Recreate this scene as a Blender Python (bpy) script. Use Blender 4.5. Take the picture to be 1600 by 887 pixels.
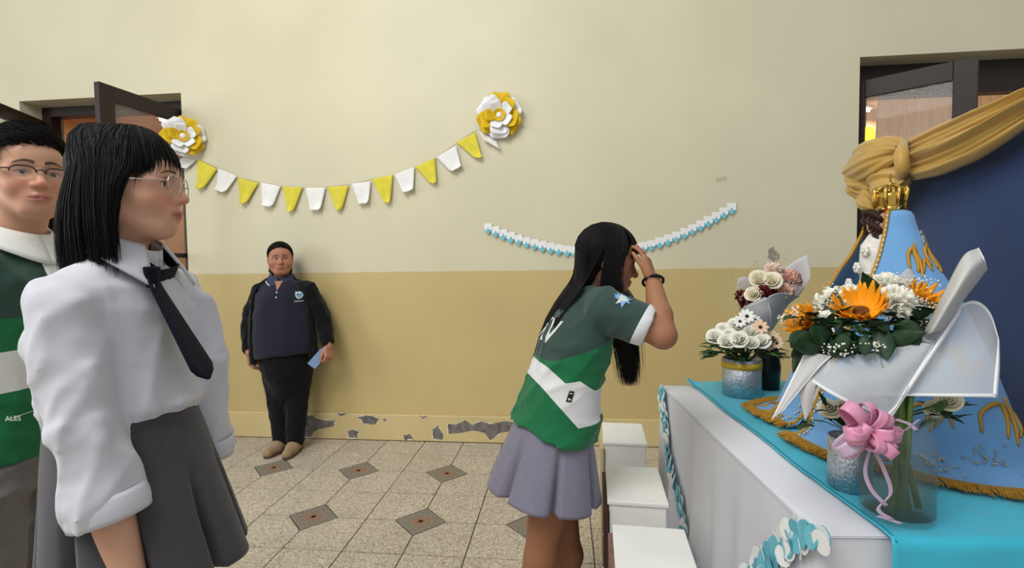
import bpy, bmesh, math, random
import numpy as np
from mathutils import Vector, Matrix, Euler
from mathutils.bvhtree import BVHTree
for o in list(bpy.data.objects): bpy.data.objects.remove(o)
random.seed(7); RNG = np.random.default_rng(7)
SC = bpy.context.scene; COL = SC.collection
PI = math.pi

# ------------------------------------------------------------------ camera
FPX, YAW, PITCH, ROLL = 772.13, -.1042, -.0455, -.0132
CAMH, WALLY = 1.3767, 3.6797
cF = np.array([math.sin(YAW)*math.cos(PITCH), math.cos(YAW)*math.cos(PITCH), math.sin(PITCH)])
_r = np.array([math.cos(YAW), -math.sin(YAW), 0.]); _u = np.cross(_r, cF)
cR = _r*math.cos(ROLL)+_u*math.sin(ROLL); cU = -_r*math.sin(ROLL)+_u*math.cos(ROLL)
CP = np.array([0, 0, CAMH])
cd = bpy.data.cameras.new('camera'); cam = bpy.data.objects.new('camera', cd); COL.objects.link(cam)
cd.sensor_width = 36; cd.lens = 36*FPX/1600; cd.clip_start = .05; cd.clip_end = 60
M = Matrix.Identity(4)
for i in range(3):
    M[i][0], M[i][1], M[i][2], M[i][3] = cR[i], cU[i], -cF[i], CP[i]
cam.matrix_world = M; SC.camera = cam
# pixel of the 1600x887 photograph -> direction; the distance comes from the surface touched or a depth in metres
def ray(x, y): return cF+cR*((x-800)/FPX)-cU*((y-443.5)/FPX)
def W(x, y, d): return CP+ray(x, y)*d
def WZ(x, y, z): q = ray(x, y); return CP+q*((z-CAMH)/q[2])
def WY(x, y, Y=WALLY): q = ray(x, y); return CP+q*(Y/q[1])

# ------------------------------------------------------------------ light
wd = bpy.data.worlds.new('world'); SC.world = wd; wd.use_nodes = True
bg = wd.node_tree.nodes['Background']; bg.inputs[0].default_value = (.93, .97, 1.0, 1); bg.inputs[1].default_value = .55
def area(name, loc, target, sx, sy, power, color):
    L = bpy.data.lights.new(name, 'AREA'); L.shape = 'RECTANGLE'; L.size = sx; L.size_y = sy; L.energy = power; L.color = color
    o = bpy.data.objects.new(name, L); COL.objects.link(o); o.location = loc
    o.rotation_euler = (Vector(target)-Vector(loc)).to_track_quat('-Z', 'Y').to_euler(); return o
area('skylight_offscreen', (-2.0, -.9, 4.9), (.1, 3.0, .9), 2.6, 2.6, 165, (1, .985, .95))
area('window_left_offscreen', (-6.3, -.5, 2.6), (0, 1.6, 1.0), 1.8, 2.4, 80, (.95, .98, 1))
SC.view_settings.view_transform = 'Standard'; SC.view_settings.look = 'None'
SC.view_settings.exposure = 0.07; SC.view_settings.gamma = 1; SC.view_settings.use_curve_mapping = False

# ------------------------------------------------------------------ helpers: materials
def srgb(r, g, b):
    f = lambda c: (c/255/12.92 if c/255 <= .04045 else ((c/255+.055)/1.055)**2.4)
    return (f(r), f(g), f(b), 1)
MATS = {}
def mat(name, col=(200, 200, 200), rough=.6, var=0., vscale=8., bump=0., bscale=200., spec=.35, metal=0., trans=0., alpha=1., sheen=0., attr=None, sub=0., coat=0., ior=1.45, emit=0., stretch=None):
    if name in MATS: return MATS[name]
    m = bpy.data.materials.new(name); m.use_nodes = True; MATS[name] = m
    nt = m.node_tree; b = nt.nodes['Principled BSDF']; N = nt.nodes; L = nt.links
    c = srgb(*col); b.inputs['Base Color'].default_value = c; b.inputs['Roughness'].default_value = rough
    b.inputs['Specular IOR Level'].default_value = spec; b.inputs['Metallic'].default_value = metal
    b.inputs['Transmission Weight'].default_value = trans; b.inputs['Alpha'].default_value = alpha; b.inputs['IOR'].default_value = ior
    b.inputs['Sheen Weight'].default_value = sheen; b.inputs['Coat Weight'].default_value = coat
    if sub: b.inputs['Subsurface Weight'].default_value = sub; b.inputs['Subsurface Radius'].default_value = (.012, .005, .003); b.inputs['Subsurface Scale'].default_value = .5
    if emit: b.inputs['Emission Color'].default_value = c; b.inputs['Emission Strength'].default_value = emit
    tc = N.new('ShaderNodeTexCoord'); src = tc.outputs['Object']
    if stretch:
        mp = N.new('ShaderNodeMapping'); mp.inputs['Scale'].default_value = stretch; L.new(src, mp.inputs[0]); src = mp.outputs[0]
    colsock = None
    if attr:
        a = N.new('ShaderNodeAttribute'); a.attribute_name = attr; colsock = a.outputs['Color']
    if var:
        n = N.new('ShaderNodeTexNoise'); n.inputs['Scale'].default_value = vscale; n.inputs['Detail'].default_value = 5; L.new(src, n.inputs['Vector'])
        mr = N.new('ShaderNodeMapRange'); mr.inputs['From Min'].default_value = .3; mr.inputs['From Max'].default_value = .7
        mr.inputs['To Min'].default_value = 1-var; mr.inputs['To Max'].default_value = 1+var; L.new(n.outputs['Fac'], mr.inputs['Value'])
        mx = N.new('ShaderNodeMix'); mx.data_type = 'RGBA'; mx.blend_type = 'MULTIPLY'; mx.inputs['Factor'].default_value = 1
        if colsock: L.new(colsock, mx.inputs[6])
        else: mx.inputs[6].default_value = c
        L.new(mr.outputs[0], mx.inputs[7]); colsock = mx.outputs[2]
    if colsock: L.new(colsock, b.inputs['Base Color'])
    if bump:
        n = N.new('ShaderNodeTexNoise'); n.inputs['Scale'].default_value = bscale; n.inputs['Detail'].default_value = 3; L.new(src, n.inputs['Vector'])
        bp = N.new('ShaderNodeBump'); bp.inputs['Strength'].default_value = bump; bp.inputs['Distance'].default_value = .004
        L.new(n.outputs['Fac'], bp.inputs['Height']); L.new(bp.outputs[0], b.inputs['Normal'])
    return m
def ramp_mat(name, attr, stops, rough=.8, bump=.15, bscale=500, sheen=.2, var=.05):
    """fabric with dyed bands: constant colour ramp over a per-vertex float"""
    m = mat(name, (255, 255, 255), rough, bump=bump, bscale=bscale, sheen=sheen, spec=.2)
    nt = m.node_tree; N = nt.nodes; L = nt.links; b = N['Principled BSDF']
    a = N.new('ShaderNodeAttribute'); a.attribute_name = attr
    r = N.new('ShaderNodeValToRGB'); r.color_ramp.interpolation = 'CONSTANT'; e = r.color_ramp.elements
    e[0].position = 0; e[0].color = srgb(*stops[0][1]); e[1].position = stops[1][0]; e[1].color = srgb(*stops[1][1])
    for p, c in stops[2:]: q = e.new(p); q.color = srgb(*c)
    L.new(a.outputs['Fac'], r.inputs[0]); L.new(r.outputs[0], b.inputs['Base Color'])
    return m

# ------------------------------------------------------------------ helpers: meshes and objects
def link(name, me, m=None, parent=None, loc=None, rot=None):
    o = bpy.data.objects.new(name, me); COL.objects.link(o)
    if m is not None and me is not None and not me.materials: me.materials.append(m)
    if parent is not None: o.parent = parent
    if loc is not None: o.location = loc
    if rot is not None: o.rotation_euler = rot
    return o
def tag(o, label=None, cat=None, group=None, kind=None):
    if label: o['label'] = label
    if cat: o['category'] = cat
    if group: o['group'] = group
    if kind: o['kind'] = kind
    return o
def thing(name, label, cat, loc=(0, 0, 0), rz=0, group=None):
    o = bpy.data.objects.new(name, None); COL.objects.link(o); o.location = loc; o.rotation_euler = (0, 0, rz); o.empty_display_size = .05
    return tag(o, label, cat, group)
def pyd(V, Fc, smooth=True, name='mesh'):
    me = bpy.data.meshes.new(name); me.from_pydata([tuple(map(float, v)) for v in V], [], [tuple(map(int, f)) for f in Fc])
    if smooth: me.polygons.foreach_set('use_smooth', [True]*len(me.polygons))
    me.update(); return me
def fastmesh(V, Q, smooth=True):
    """V (n,3), Q (m,k) arrays"""
    V = np.ascontiguousarray(V, np.float32); Q = np.ascontiguousarray(Q, np.int32); k = Q.shape[1]
    me = bpy.data.meshes.new('mesh'); me.vertices.add(len(V)); me.vertices.foreach_set('co', V.ravel())
    me.loops.add(Q.size); me.loops.foreach_set('vertex_index', Q.ravel())
    me.polygons.add(len(Q)); me.polygons.foreach_set('loop_start', np.arange(0, Q.size, k, dtype=np.int32))
    me.polygons.foreach_set('use_smooth', np.full(len(Q), smooth)); me.update(calc_edges=True); me.validate(); return me
class MB:
    """collects vertices and faces of ONE part"""
    def __init__(s): s.v = []; s.f = []
    def add(s, V, Fc):
        n = len(s.v); s.v += [tuple(map(float, q)) for q in V]; s.f += [tuple(int(i)+n for i in f) for f in Fc]; return s
    def box(s, c, d, R=None):
        x, y, z = d[0]/2, d[1]/2, d[2]/2
        V = np.array([(-x, -y, -z), (x, -y, -z), (x, y, -z), (-x, y, -z), (-x, -y, z), (x, -y, z), (x, y, z), (-x, y, z)])
        if R is not None: V = V@np.array(R).T
        return s.add(V+np.array(c), [(3, 2, 1, 0), (4, 5, 6, 7), (0, 1, 5, 4), (1, 2, 6, 5), (2, 3, 7, 6), (3, 0, 4, 7)])
    def tube(s, P, r, n=8, cap=True):
        P = np.array(P, float); r = np.broadcast_to(np.array(r, float), (len(P),))
        T = np.gradient(P, axis=0); T /= np.linalg.norm(T, axis=1)[:, None]+1e-12
        a = np.array([0, 0, 1.]) if abs(T[0][2]) < .9 else np.array([1., 0, 0]); V = []
        u = np.cross(T[0], a); u /= np.linalg.norm(u)
        for i in range(len(P)):
            u = u-T[i]*(u@T[i]); u /= np.linalg.norm(u)+1e-12; w = np.cross(T[i], u)
            for k in range(n): V.append(P[i]+r[i]*(math.cos(2*PI*k/n)*u+math.sin(2*PI*k/n)*w))
        Fc = [(i*n+k, i*n+(k+1) % n, (i+1)*n+(k+1) % n, (i+1)*n+k) for i in range(len(P)-1) for k in range(n)]
        if cap: Fc += [tuple(range(n))[::-1], tuple((len(P)-1)*n+k for k in range(n))]
        return s.add(V, Fc)
    def lathe(s, prof, n=24, c=(0, 0, 0), sx=1, sy=1):
        V = [(c[0]+sx*r*math.cos(2*PI*k/n), c[1]+sy*r*math.sin(2*PI*k/n), c[2]+z) for r, z in prof for k in range(n)]
        Fc = [(i*n+k, i*n+(k+1) % n, (i+1)*n+(k+1) % n, (i+1)*n+k) for i in range(len(prof)-1) for k in range(n)]
        return s.add(V, Fc)
    def grid(s, fn, nu, nv, closed=False):
        V = [fn(i/(nu if closed else nu-1), j/(nv-1)) for j in range(nv) for i in range(nu)]
        nn = nu if closed else nu-1
        return s.add(V, [(j*nu+i, j*nu+(i+1) % nu, (j+1)*nu+(i+1) % nu, (j+1)*nu+i) for j in range(nv-1) for i in range(nn)])
    def sphere(s, c, r, nu=10, nv=7):
        r = np.broadcast_to(np.array(r, float), (3,))
        return s.grid(lambda u, v: (c[0]+r[0]*math.cos(2*PI*u)*math.sin(PI*(.001+.998*v)), c[1]+r[1]*math.sin(2*PI*u)*math.sin(PI*(.001+.998*v)), c[2]-r[2]*math.cos(PI*v)), nu, nv, True)
    def build(s, name, m, parent=None, smooth=True, loc=None, rot=None, solid=0., bevel=0., sub=0, off=0.):
        o = link(name, pyd(s.v, s.f, smooth), m, parent, loc, rot)
        if solid: q = o.modifiers.new('solid', 'SOLIDIFY'); q.thickness = solid; q.offset = off
        if bevel: q = o.modifiers.new('bevel', 'BEVEL'); q.width = bevel; q.segments = 2; q.limit_method = 'ANGLE'; q.angle_limit = math.radians(50)
        if sub: q = o.modifiers.new('sub', 'SUBSURF'); q.levels = sub; q.render_levels = sub
        return o
def box(name, c, d, m, parent=None, bevel=.002, R=None):
    return MB().box((0, 0, 0), d, R).build(name, m, parent, smooth=False, loc=tuple(c), bevel=bevel)
def rotz(a): return np.array([[math.cos(a), -math.sin(a), 0], [math.sin(a), math.cos(a), 0], [0, 0, 1]])
def nrm(v): v = np.array(v, float); return v/np.linalg.norm(v)
def bez(pts, n):
    """Catmull-Rom through pts"""
    P = np.array(pts, float); P = np.vstack([2*P[0]-P[1], P, 2*P[-1]-P[-2]]); out = []
    m = len(P)-3
    for i in range(n):
        s = min(i/(n-1)*m, m-1e-9); k = int(s); t = s-k; a, b, c, d = P[k:k+4]
        out.append(.5*((2*b)+(-a+c)*t+(2*a-5*b+4*c-d)*t*t+(-a+3*b-3*c+d)*t**3))
    return np.array(out)
def copy_tree(o, parent=None):
    c = o.copy(); COL.objects.link(c); c.parent = parent
    for ch in list(o.children): copy_tree(ch, c)
    return c
# ================================================================== the room
def wall_mat():
    m = mat('painted_plaster', (226, 215, 184), .42, spec=.35, bump=.08, bscale=40)
    nt = m.node_tree; N = nt.nodes; L = nt.links; b = N['Principled BSDF']
    tc = N.new('ShaderNodeTexCoord'); sp = N.new('ShaderNodeSeparateXYZ'); L.new(tc.outputs['Object'], sp.inputs[0])
    n1 = N.new('ShaderNodeTexNoise'); n1.inputs['Scale'].default_value = 9; n1.inputs['Detail'].default_value = 6; L.new(tc.outputs['Object'], n1.inputs[0])
    ma = N.new('ShaderNodeMath'); ma.operation = 'MULTIPLY_ADD'; ma.inputs[1].default_value = .012; L.new(n1.outputs[0], ma.inputs[0]); L.new(sp.outputs[2], ma.inputs[2])
    gt = N.new('ShaderNodeMath'); gt.operation = 'LESS_THAN'; gt.inputs[1].default_value = 1.3143; L.new(ma.outputs[0], gt.inputs[0])
    n2 = N.new('ShaderNodeTexNoise'); n2.inputs['Scale'].default_value = 1.7; n2.inputs['Detail'].default_value = 7; L.new(tc.outputs['Object'], n2.inputs[0])
    mr = N.new('ShaderNodeMapRange'); mr.inputs[1].default_value = .3; mr.inputs[2].default_value = .7; mr.inputs[3].default_value = .95; mr.inputs[4].default_value = 1.04; L.new(n2.outputs[0], mr.inputs[0])
    mx = N.new('ShaderNodeMix'); mx.data_type = 'RGBA'; mx.inputs[6].default_value = srgb(214, 207, 177); mx.inputs[7].default_value = srgb(202, 181, 126); L.new(gt.outputs[0], mx.inputs[0])
    m2 = N.new('ShaderNodeMix'); m2.data_type = 'RGBA'; m2.blend_type = 'MULTIPLY'; m2.inputs[0].default_value = 1; L.new(mx.outputs[2], m2.inputs[6]); L.new(mr.outputs[0], m2.inputs[7]); L.new(m2.outputs[2], b.inputs['Base Color'])
    return m
WM = wall_mat()
DL, DR, DTOP = -4.43, -2.996, 2.742          # left doorway
RL, RR = 2.031, 3.75                         # right doorway
TH = .36; ZT = 4.9
w = MB()
for x0, x1, z0, z1 in ((-6.5, DL, 0, ZT), (DR, RL, 0, ZT), (RR, 6, 0, ZT), (DL, DR, DTOP, ZT), (RL, RR, DTOP, ZT)):
    w.box(((x0+x1)/2, WALLY+TH/2, (z0+z1)/2), (x1-x0, TH, z1-z0))
tag(w.build('wall_back', WM, smooth=False), kind='structure')
# baseboard, slightly proud, chipped
BBH = .205
bbm = mat('baseboard_paint', (210, 190, 138), .5, var=.06, vscale=3, bump=.1, bscale=30)
bb = MB()
for x0, x1 in ((-6.5, DL), (DR, RL), (RR, 6)): bb.box(((x0+x1)/2, WALLY-.011, BBH/2), (x1-x0, .022, BBH))
BB = tag(bb.build('baseboard_back', bbm, smooth=False, bevel=.008), kind='structure')
plm = mat('bare_plaster', (118, 112, 108), .9, var=.35, vscale=25, bump=.6, bscale=90)
rim = mat('chipped_paint_edge', (226, 218, 196), .8, var=.1, vscale=30)
def blotch(name, px, Y, parent, m, grow=0., thick=.003, seed=0, flat=True):
    rr = random.Random(seed); pts = [WY(x, y, Y) for x, y in px]; c = np.mean(pts, 0); V = []
    for i in range(len(pts)):
        a, b = pts[i], pts[(i+1) % len(pts)]
        for t in (0, .25, .5, .75):
            p = a+(b-a)*t; d = nrm(p-c)*(grow+rr.uniform(-.006, .006)); V.append((p[0]+d[0], Y, p[2]+d[2]))
    n = len(V); V2 = [(x, y-thick, z) for x, y, z in V]+[(x, y+.002, z) for x, y, z in V]
    Fc = [tuple(range(n)), tuple(range(2*n-1, n-1, -1))]+[(i, i+n, (i+1) % n+n, (i+1) % n) for i in range(n)]
    me = pyd(V2, Fc, False); return link(name, me, m, parent)
YB = WALLY-.022
chips = [[(472, 652), (486, 648), (500, 655), (524, 657), (521, 666), (505, 668), (492, 672), (486, 682), (473, 682)],
         [(558, 651), (576, 648), (591, 654), (587, 663), (570, 661)], [(543, 673), (552, 671), (561, 674), (558, 684), (545, 684)],
         [(630, 680), (640, 678), (645, 685), (632, 687)], [(676, 670), (684, 665), (690, 674), (693, 686), (677, 685)],
         [(699, 662), (713, 663), (726, 656), (737, 663), (752, 658), (768, 662), (790, 657), (806, 660), (804, 672), (782, 676), (766, 688), (758, 676), (738, 672), (718, 676), (700, 677)],
         [(528, 645), (540, 646), (536, 650), (530, 649)], [(655, 649), (668, 650), (660, 653)], [(598, 653), (606, 655), (601, 658)]]
for i, c in enumerate(chips):
    blotch('chip_rim', c, YB, BB, rim, .005, .001, i); blotch('chip', c, YB, BB, plm, -.001, .0025, i+50)
stain = blotch('plaster_patch', [(1201, 390), (1208, 386), (1212, 393), (1219, 399), (1216, 407), (1207, 408), (1199, 402)], WALLY, None, mat('grey_putty', (150, 143, 132), .8, var=.1, vscale=30), 0, .002, 5)
tag(stain, 'small grey patch of bare plaster on the cream wall above the dado', 'plaster patch', kind='structure'); stain.name = 'trim_1'
scuff = blotch('scuff', [(1118, 279), (1126, 277), (1135, 275), (1136, 281), (1127, 284), (1119, 284)], WALLY, None, mat('scuffed_paint', (192, 182, 152), .8, var=.2, vscale=80), 0, .001, 8)
scuff.name = 'trim_2'; tag(scuff, kind='structure')

# floor: terrazzo tiles, one corner cut for the grey diamond inserts
TS = .3; GX, GY = -6.5673*TS, 12.3702*TS
grout = mat('grout', (78, 68, 56), .95)
FL = tag(MB().box((0, .6, -.055), (13, 9, .1)).build('floor', grout, smooth=False), kind='structure')
def terrazzo():
    m = mat('terrazzo', (190, 178, 156), .45, spec=.4)
    nt = m.node_tree; N = nt.nodes; L = nt.links; b = N['Principled BSDF']
    tc = N.new('ShaderNodeTexCoord'); g = N.new('ShaderNodeNewGeometry')
    vo = N.new('ShaderNodeTexVoronoi'); vo.inputs['Scale'].default_value = 150; L.new(g.outputs['Position'], vo.inputs['Vector'])
    cr = N.new('ShaderNodeValToRGB'); cr.color_ramp.interpolation = 'CONSTANT'; e = cr.color_ramp.elements
    e[0].color = srgb(152, 140, 120); e[1].position = .10; e[1].color = srgb(189, 176, 156)
    for p, c in ((.45, (199, 187, 168)), (.62, (170, 157, 140)), (.75, (207, 198, 182)), (.93, (158, 142, 122))): q = e.new(p); q.color = srgb(*c)
    sx = N.new('ShaderNodeSeparateColor'); L.new(vo.outputs['Color'], sx.inputs[0]); L.new(sx.outputs[0], cr.inputs[0])
    n = N.new('ShaderNodeTexNoise'); n.inputs['Scale'].default_value = 6; n.inputs['Detail'].default_value = 6; L.new(g.outputs['Position'], n.inputs[0])
    oi = N.new('ShaderNodeObjectInfo')
    ad = N.new('ShaderNodeMath'); ad.operation = 'MULTIPLY_ADD'; ad.inputs[1].default_value = .35; L.new(oi.outputs['Random'], ad.inputs[0]); L.new(n.outputs[0], ad.inputs[2])
    mr = N.new('ShaderNodeMapRange'); mr.inputs[1].default_value = .3; mr.inputs[2].default_value = 1.05; mr.inputs[3].default_value = .92; mr.inputs[4].default_value = 1.12; L.new(ad.outputs[0], mr.inputs[0])
    mx = N.new('ShaderNodeMix'); mx.data_type = 'RGBA'; mx.blend_type = 'MULTIPLY'; mx.inputs[0].default_value = 1; L.new(cr.outputs[0], mx.inputs[6]); L.new(mr.outputs[0], mx.inputs[7]); L.new(mx.outputs[2], b.inputs['Base Color'])
    return m
TZ = terrazzo()
def insert_mat():
    m = mat('inlay_stone', (136, 128, 114), .5)
    nt = m.node_tree; N = nt.nodes; L = nt.links; b = N['Principled BSDF']
    tc = N.new('ShaderNodeTexCoord')
    vl = N.new('ShaderNodeVectorMath'); vl.operation = 'LENGTH'; L.new(tc.outputs['Object'], vl.inputs[0])
    n = N.new('ShaderNodeTexNoise'); n.inputs['Scale'].default_value = 55; n.inputs['Detail'].default_value = 3; L.new(tc.outputs['Object'], n.inputs[0])
    ma = N.new('ShaderNodeMath'); ma.operation = 'MULTIPLY_ADD'; ma.inputs[1].default_value = -.11; L.new(n.outputs[0], ma.inputs[0]); L.new(vl.outputs['Value'], ma.inputs[2])
    lt = N.new('ShaderNodeMath'); lt.operation = 'LESS_THAN'; lt.inputs[1].default_value = -.012; L.new(ma.outputs[0], lt.inputs[0])
    n3 = N.new('ShaderNodeTexNoise'); n3.inputs['Scale'].default_value = 90; L.new(tc.outputs['Object'], n3.inputs[0])
    r = N.new('ShaderNodeValToRGB'); r.color_ramp.elements[0].color = srgb(112, 104, 92); r.color_ramp.elements[1].color = srgb(150, 142, 128); r.color_ramp.elements[0].position = .35; r.color_ramp.elements[1].position = .65; L.new(n3.outputs[0], r.inputs[0])
    mx = N.new('ShaderNodeMix'); mx.data_type = 'RGBA'; L.new(lt.outputs[0], mx.inputs[0]); L.new(r.outputs[0], mx.inputs[6]); mx.inputs[7].default_value = srgb(152, 112, 88); L.new(mx.outputs[2], b.inputs['Base Color'])
    return m
INM = insert_mat(); CUT = .46*TS; J = .0030
def tile_mesh(corner, y1=None, plain=False):
    # unit tile centred on its origin, corner (sx,sy) cut
    h = TS/2-J; sx, sy = corner; c = CUT+J
    P = [(-h, -h), (h, -h), (h, h), (-h, h)]; out = []
    for x, y in P:
        if not plain and (x > 0) == (sx > 0) and (y > 0) == (sy > 0):
            a, b = (x-sx*(c-J), y), (x, y-sy*(c-J)); prev = out[-1] if out else None
            # keep ccw order
            if x*y > 0: out += [b, a]
            else: out += [a, b]
        else: out.append((x, y))
    if y1 is not None: out = [(x, min(y, y1)) for x, y in out]
    n = len(out); V = [(x, y, 0) for x, y in out]+[(x, y, -.012) for x, y in out]
    return pyd(V, [tuple(range(n))]+[(i, i+n, (i+1) % n+n, (i+1) % n) for i in range(n)], False)
TM = {(sx, sy): tile_mesh((sx, sy)) for sx in (-1, 1) for sy in (-1, 1)}
LASTY = WALLY-.024
restv = MB(); cnt = 0
cells = []
for j in range(-1, 15):
    for k in range(-12, 20):
        cx, cy = GX+(k+.5)*TS, GY-(j+.5)*TS
        if cy-TS/2 > LASTY-.02 or cx < -5.2 or cx > 3: continue
        cells.append((abs(cx-.0-(-.15*cy)) + 1.2*max(0, 2.0-cy) - .15*cy, k, j, cx, cy))
cells.sort()
for n_, (dd, k, j, cx, cy) in enumerate(cells):
    sx = -1 if k % 2 == 0 else 1; sy = 1 if j % 2 == 0 else -1
    y1 = LASTY-cy if cy+TS/2 > LASTY else None
    me = TM[(sx, sy)] if y1 is None else tile_mesh((sx, sy), y1, j <= 0)
    dz = random.uniform(-.0006, .0006)
    if n_ < 230: link('tile', me, TZ, FL, (cx, cy, dz))
    else: restv.add([(v.co[0]+cx, v.co[1]+cy, v.co[2]+dz) for v in me.vertices], [tuple(p.vertices) for p in me.polygons])
tag(restv.build('tile_field', TZ, FL, smooth=False), kind='stuff')
q = CUT-.004; dia = pyd([(q, 0, 0), (0, q, 0), (-q, 0, 0), (0, -q, 0), (q, 0, -.012), (0, q, -.012), (-q, 0, -.012), (0, -q, -.012)], [(0, 1, 2, 3), (0, 4, 5, 1), (1, 5, 6, 2), (2, 6, 7, 3), (3, 7, 4, 0)], False)
pit = MB().lathe([(.0001, .0012), (.013, .0012), (.015, -.002)], 10); pitm = pyd(pit.v, pit.f); pm = mat('brass_socket', (40, 30, 26), .5, metal=.3)
for j in range(2, 12, 2):
    for k in range(-8, 14, 2):
        x, y = GX+k*TS, GY-j*TS
        if -4.6 < x < 2.2 and y > .3:
            d_ = link('diamond_tile', dia, INM, FL, (x, y, -.0008)); link('floor_socket', pitm, pm, d_)
# ================================================================== doorways
woodm = mat('dark_brown_wood', (44, 34, 30), .45, var=.2, vscale=6, stretch=(8, 8, 1), bump=.1, bscale=30)
glassm = mat('door_glass', (200, 190, 184), .03, alpha=.16, spec=.6)
def leaf(parent, name, hinge, direc, width, z0, z1, stile=.105, t=.045, muntins=()):
    """a glazed door leaf from hinge (x,y) along direc; child of the door"""
    ex = np.array([direc[0], direc[1], 0.]); ex = nrm(ex); a = math.atan2(ex[1], ex[0])
    o = bpy.data.objects.new(name, None); COL.objects.link(o); o.parent = parent; o.location = (hinge[0], hinge[1], 0); o.rotation_euler = (0, 0, a)
    H = z1-z0
    for x in (stile/2, width-stile/2): box('stile', (x, 0, z0+H/2), (stile, t, H), woodm, o, .004)
    for z, h in [(z1-stile/2, stile), (z0+.12, .24)]+[(m_, .035) for m_ in muntins]:
        box('rail', (width/2, 0, z), (width-2*stile, t*.92, h), woodm, o, .003)
    zs = [z0+.24]+list(muntins)+[z1-stile]
    for a_, b_ in zip(zs[:-1], zs[1:]): box('pane', (width/2, 0, (a_+b_)/2), (width-2*stile+.01, .006, b_-a_), glassm, o, 0)
    return o
revm = mat('reveal_paint', (150, 132, 108), .6, var=.1, vscale=4)
# left doorway
d1 = thing('door_1', None, None); tag(d1, 'dark brown glazed double door with both leaves swung open into the hall', kind='structure')
fy = WALLY+.22
box('jamb', (DL+.04, fy, DTOP/2), (.08, .09, DTOP), woodm, d1); box('jamb', (DR-.04, fy, DTOP/2), (.08, .09, DTOP), woodm, d1)
box('header', ((DL+DR)/2, fy, DTOP-.04), (DR-DL-.16, .09, .08), woodm, d1)
hA = np.array((DR-.03, WALLY+.15)); fA = WZ(150, 127, 2.62)[:2]-hA; leaf(d1, 'door_leaf', hA, fA, float(np.clip(np.linalg.norm(fA), .6, .8)), .02, 2.62, muntins=(1.46,))
hA = np.array((DL+.03, WALLY+.15)); fA = WZ(-20, 154, 2.62)[:2]-hA; leaf(d1, 'door_leaf', hA, fA, .70, .02, 2.62, muntins=(1.46,))
# room behind the left doorway
bm1 = mat('warm_room_paint', (190, 146, 104), .7, var=.05, vscale=2)
r1 = MB().box((-3.9, WALLY+3.4, 1.6), (4.6, .1, 3.4)).box((-6.15, WALLY+1.9, 1.6), (.1, 3, 3.4)).box((-1.65, WALLY+1.9, 1.6), (.1, 3, 3.4)).box((-3.9, WALLY+1.9, 3.35), (4.6, 3.1, .1)).box((-3.9, WALLY+1.9, -.06), (4.6, 3.1, .1))
tag(r1.build('wall_side_room', bm1, smooth=False), kind='structure')
def tubelight(loc, length, power, rz=0., label=''):
    o = thing('tube_light', label, 'ceiling light', loc, rz)
    box('housing', (0, 0, .045), (length, .09, .05), mat('white_enamel', (235, 235, 235), .4), o, .005)
    MB().tube([(-length/2+.02, 0, 0), (length/2-.02, 0, 0)], .014, 10).build('tube', mat('fluorescent_tube', (255, 250, 240), emit=12), o)
    L = bpy.data.lights.new('tube_lamp', 'AREA'); L.shape = 'RECTANGLE'; L.size = length; L.size_y = .06; L.energy = power; L.color = (1, .95, .86)
    lo = bpy.data.objects.new('tube_lamp', L); COL.objects.link(lo); lo.parent = o; lo.location = (0, 0, -.03)
    return o
tubelight((-4.949, 6.339, 3.2), 1.2, 40, 1.512, 'white fluorescent tube light in the orange room behind the open double door')
# right doorway
d2 = thing('door_2', None, None); tag(d2, 'dark brown glazed door standing open beside the blue board', kind='structure')
box('jamb', (RL+.04, fy, DTOP/2), (.08, .09, DTOP), woodm, d2); box('jamb', (RR-.04, fy, DTOP/2), (.08, .09, DTOP), woodm, d2)
box('header', ((RL+RR)/2, fy, DTOP-.11), (RR-RL-.16, .09, .22), woodm, d2)
hA = np.array((RL+.01, WALLY+.19)); fA = WZ(1530, 88, 2.62)[:2]-hA; leaf(d2, 'door_leaf', hA, fA, float(np.clip(np.linalg.norm(fA), .6, .85)), .02, 2.62, stile=.12, muntins=(1.2, 1.55))
bm2 = mat('warm_parlour_paint', (206, 176, 140), .7, var=.05, vscale=2)
r2 = MB().box((3.4, WALLY+3.4, 1.6), (5.6, .1, 3.4)).box((.65, WALLY+1.9, 1.6), (.1, 3, 3.4)).box((6.15, WALLY+1.9, 1.6), (.1, 3, 3.4)).box((3.4, WALLY+1.9, 3.35), (5.6, 3.1, .1)).box((3.4, WALLY+1.9, -.06), (5.6, 3.1, .1))
tag(r2.build('wall_back_room', bm2, smooth=False), kind='structure')
tubelight((3.42, 6.44, 3.2), 1.0, 120, .59, 'white fluorescent tube light in the room behind the curtain')
curm = mat('ivory_curtain', (240, 226, 204), .9, sheen=.3, bump=.1, bscale=300)
_nt = curm.node_tree; _tr = _nt.nodes.new('ShaderNodeBsdfTranslucent'); _tr.inputs[0].default_value = srgb(240, 230, 216); _ms = _nt.nodes.new('ShaderNodeMixShader'); _ms.inputs[0].default_value = .5
_nt.links.new(_nt.nodes['Principled BSDF'].outputs[0], _ms.inputs[1]); _nt.links.new(_tr.outputs[0], _ms.inputs[2]); _nt.links.new(_ms.outputs[0], _nt.nodes['Material Output'].inputs[0])
CX0 = float(WY(1374, 150, WALLY+.55)[0])
curt = MB().grid(lambda u, v: (CX0+1.6*u+.012*math.sin(40*u)*v-.10*max(0, 1-u*6)*v, WALLY+.55+.04*math.sin(2*PI*u*15+1.3*math.sin(9*u))*(.5+.5*v)+.015*math.sin(2*PI*u*37), 2.72-2.5*v), 240, 14)
ct = thing('curtain', 'ivory pleated curtain hanging behind the glazed door by the blue board', 'curtain', (0, 0, 0))
curt.build('cloth', curm, ct, solid=.003)
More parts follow.
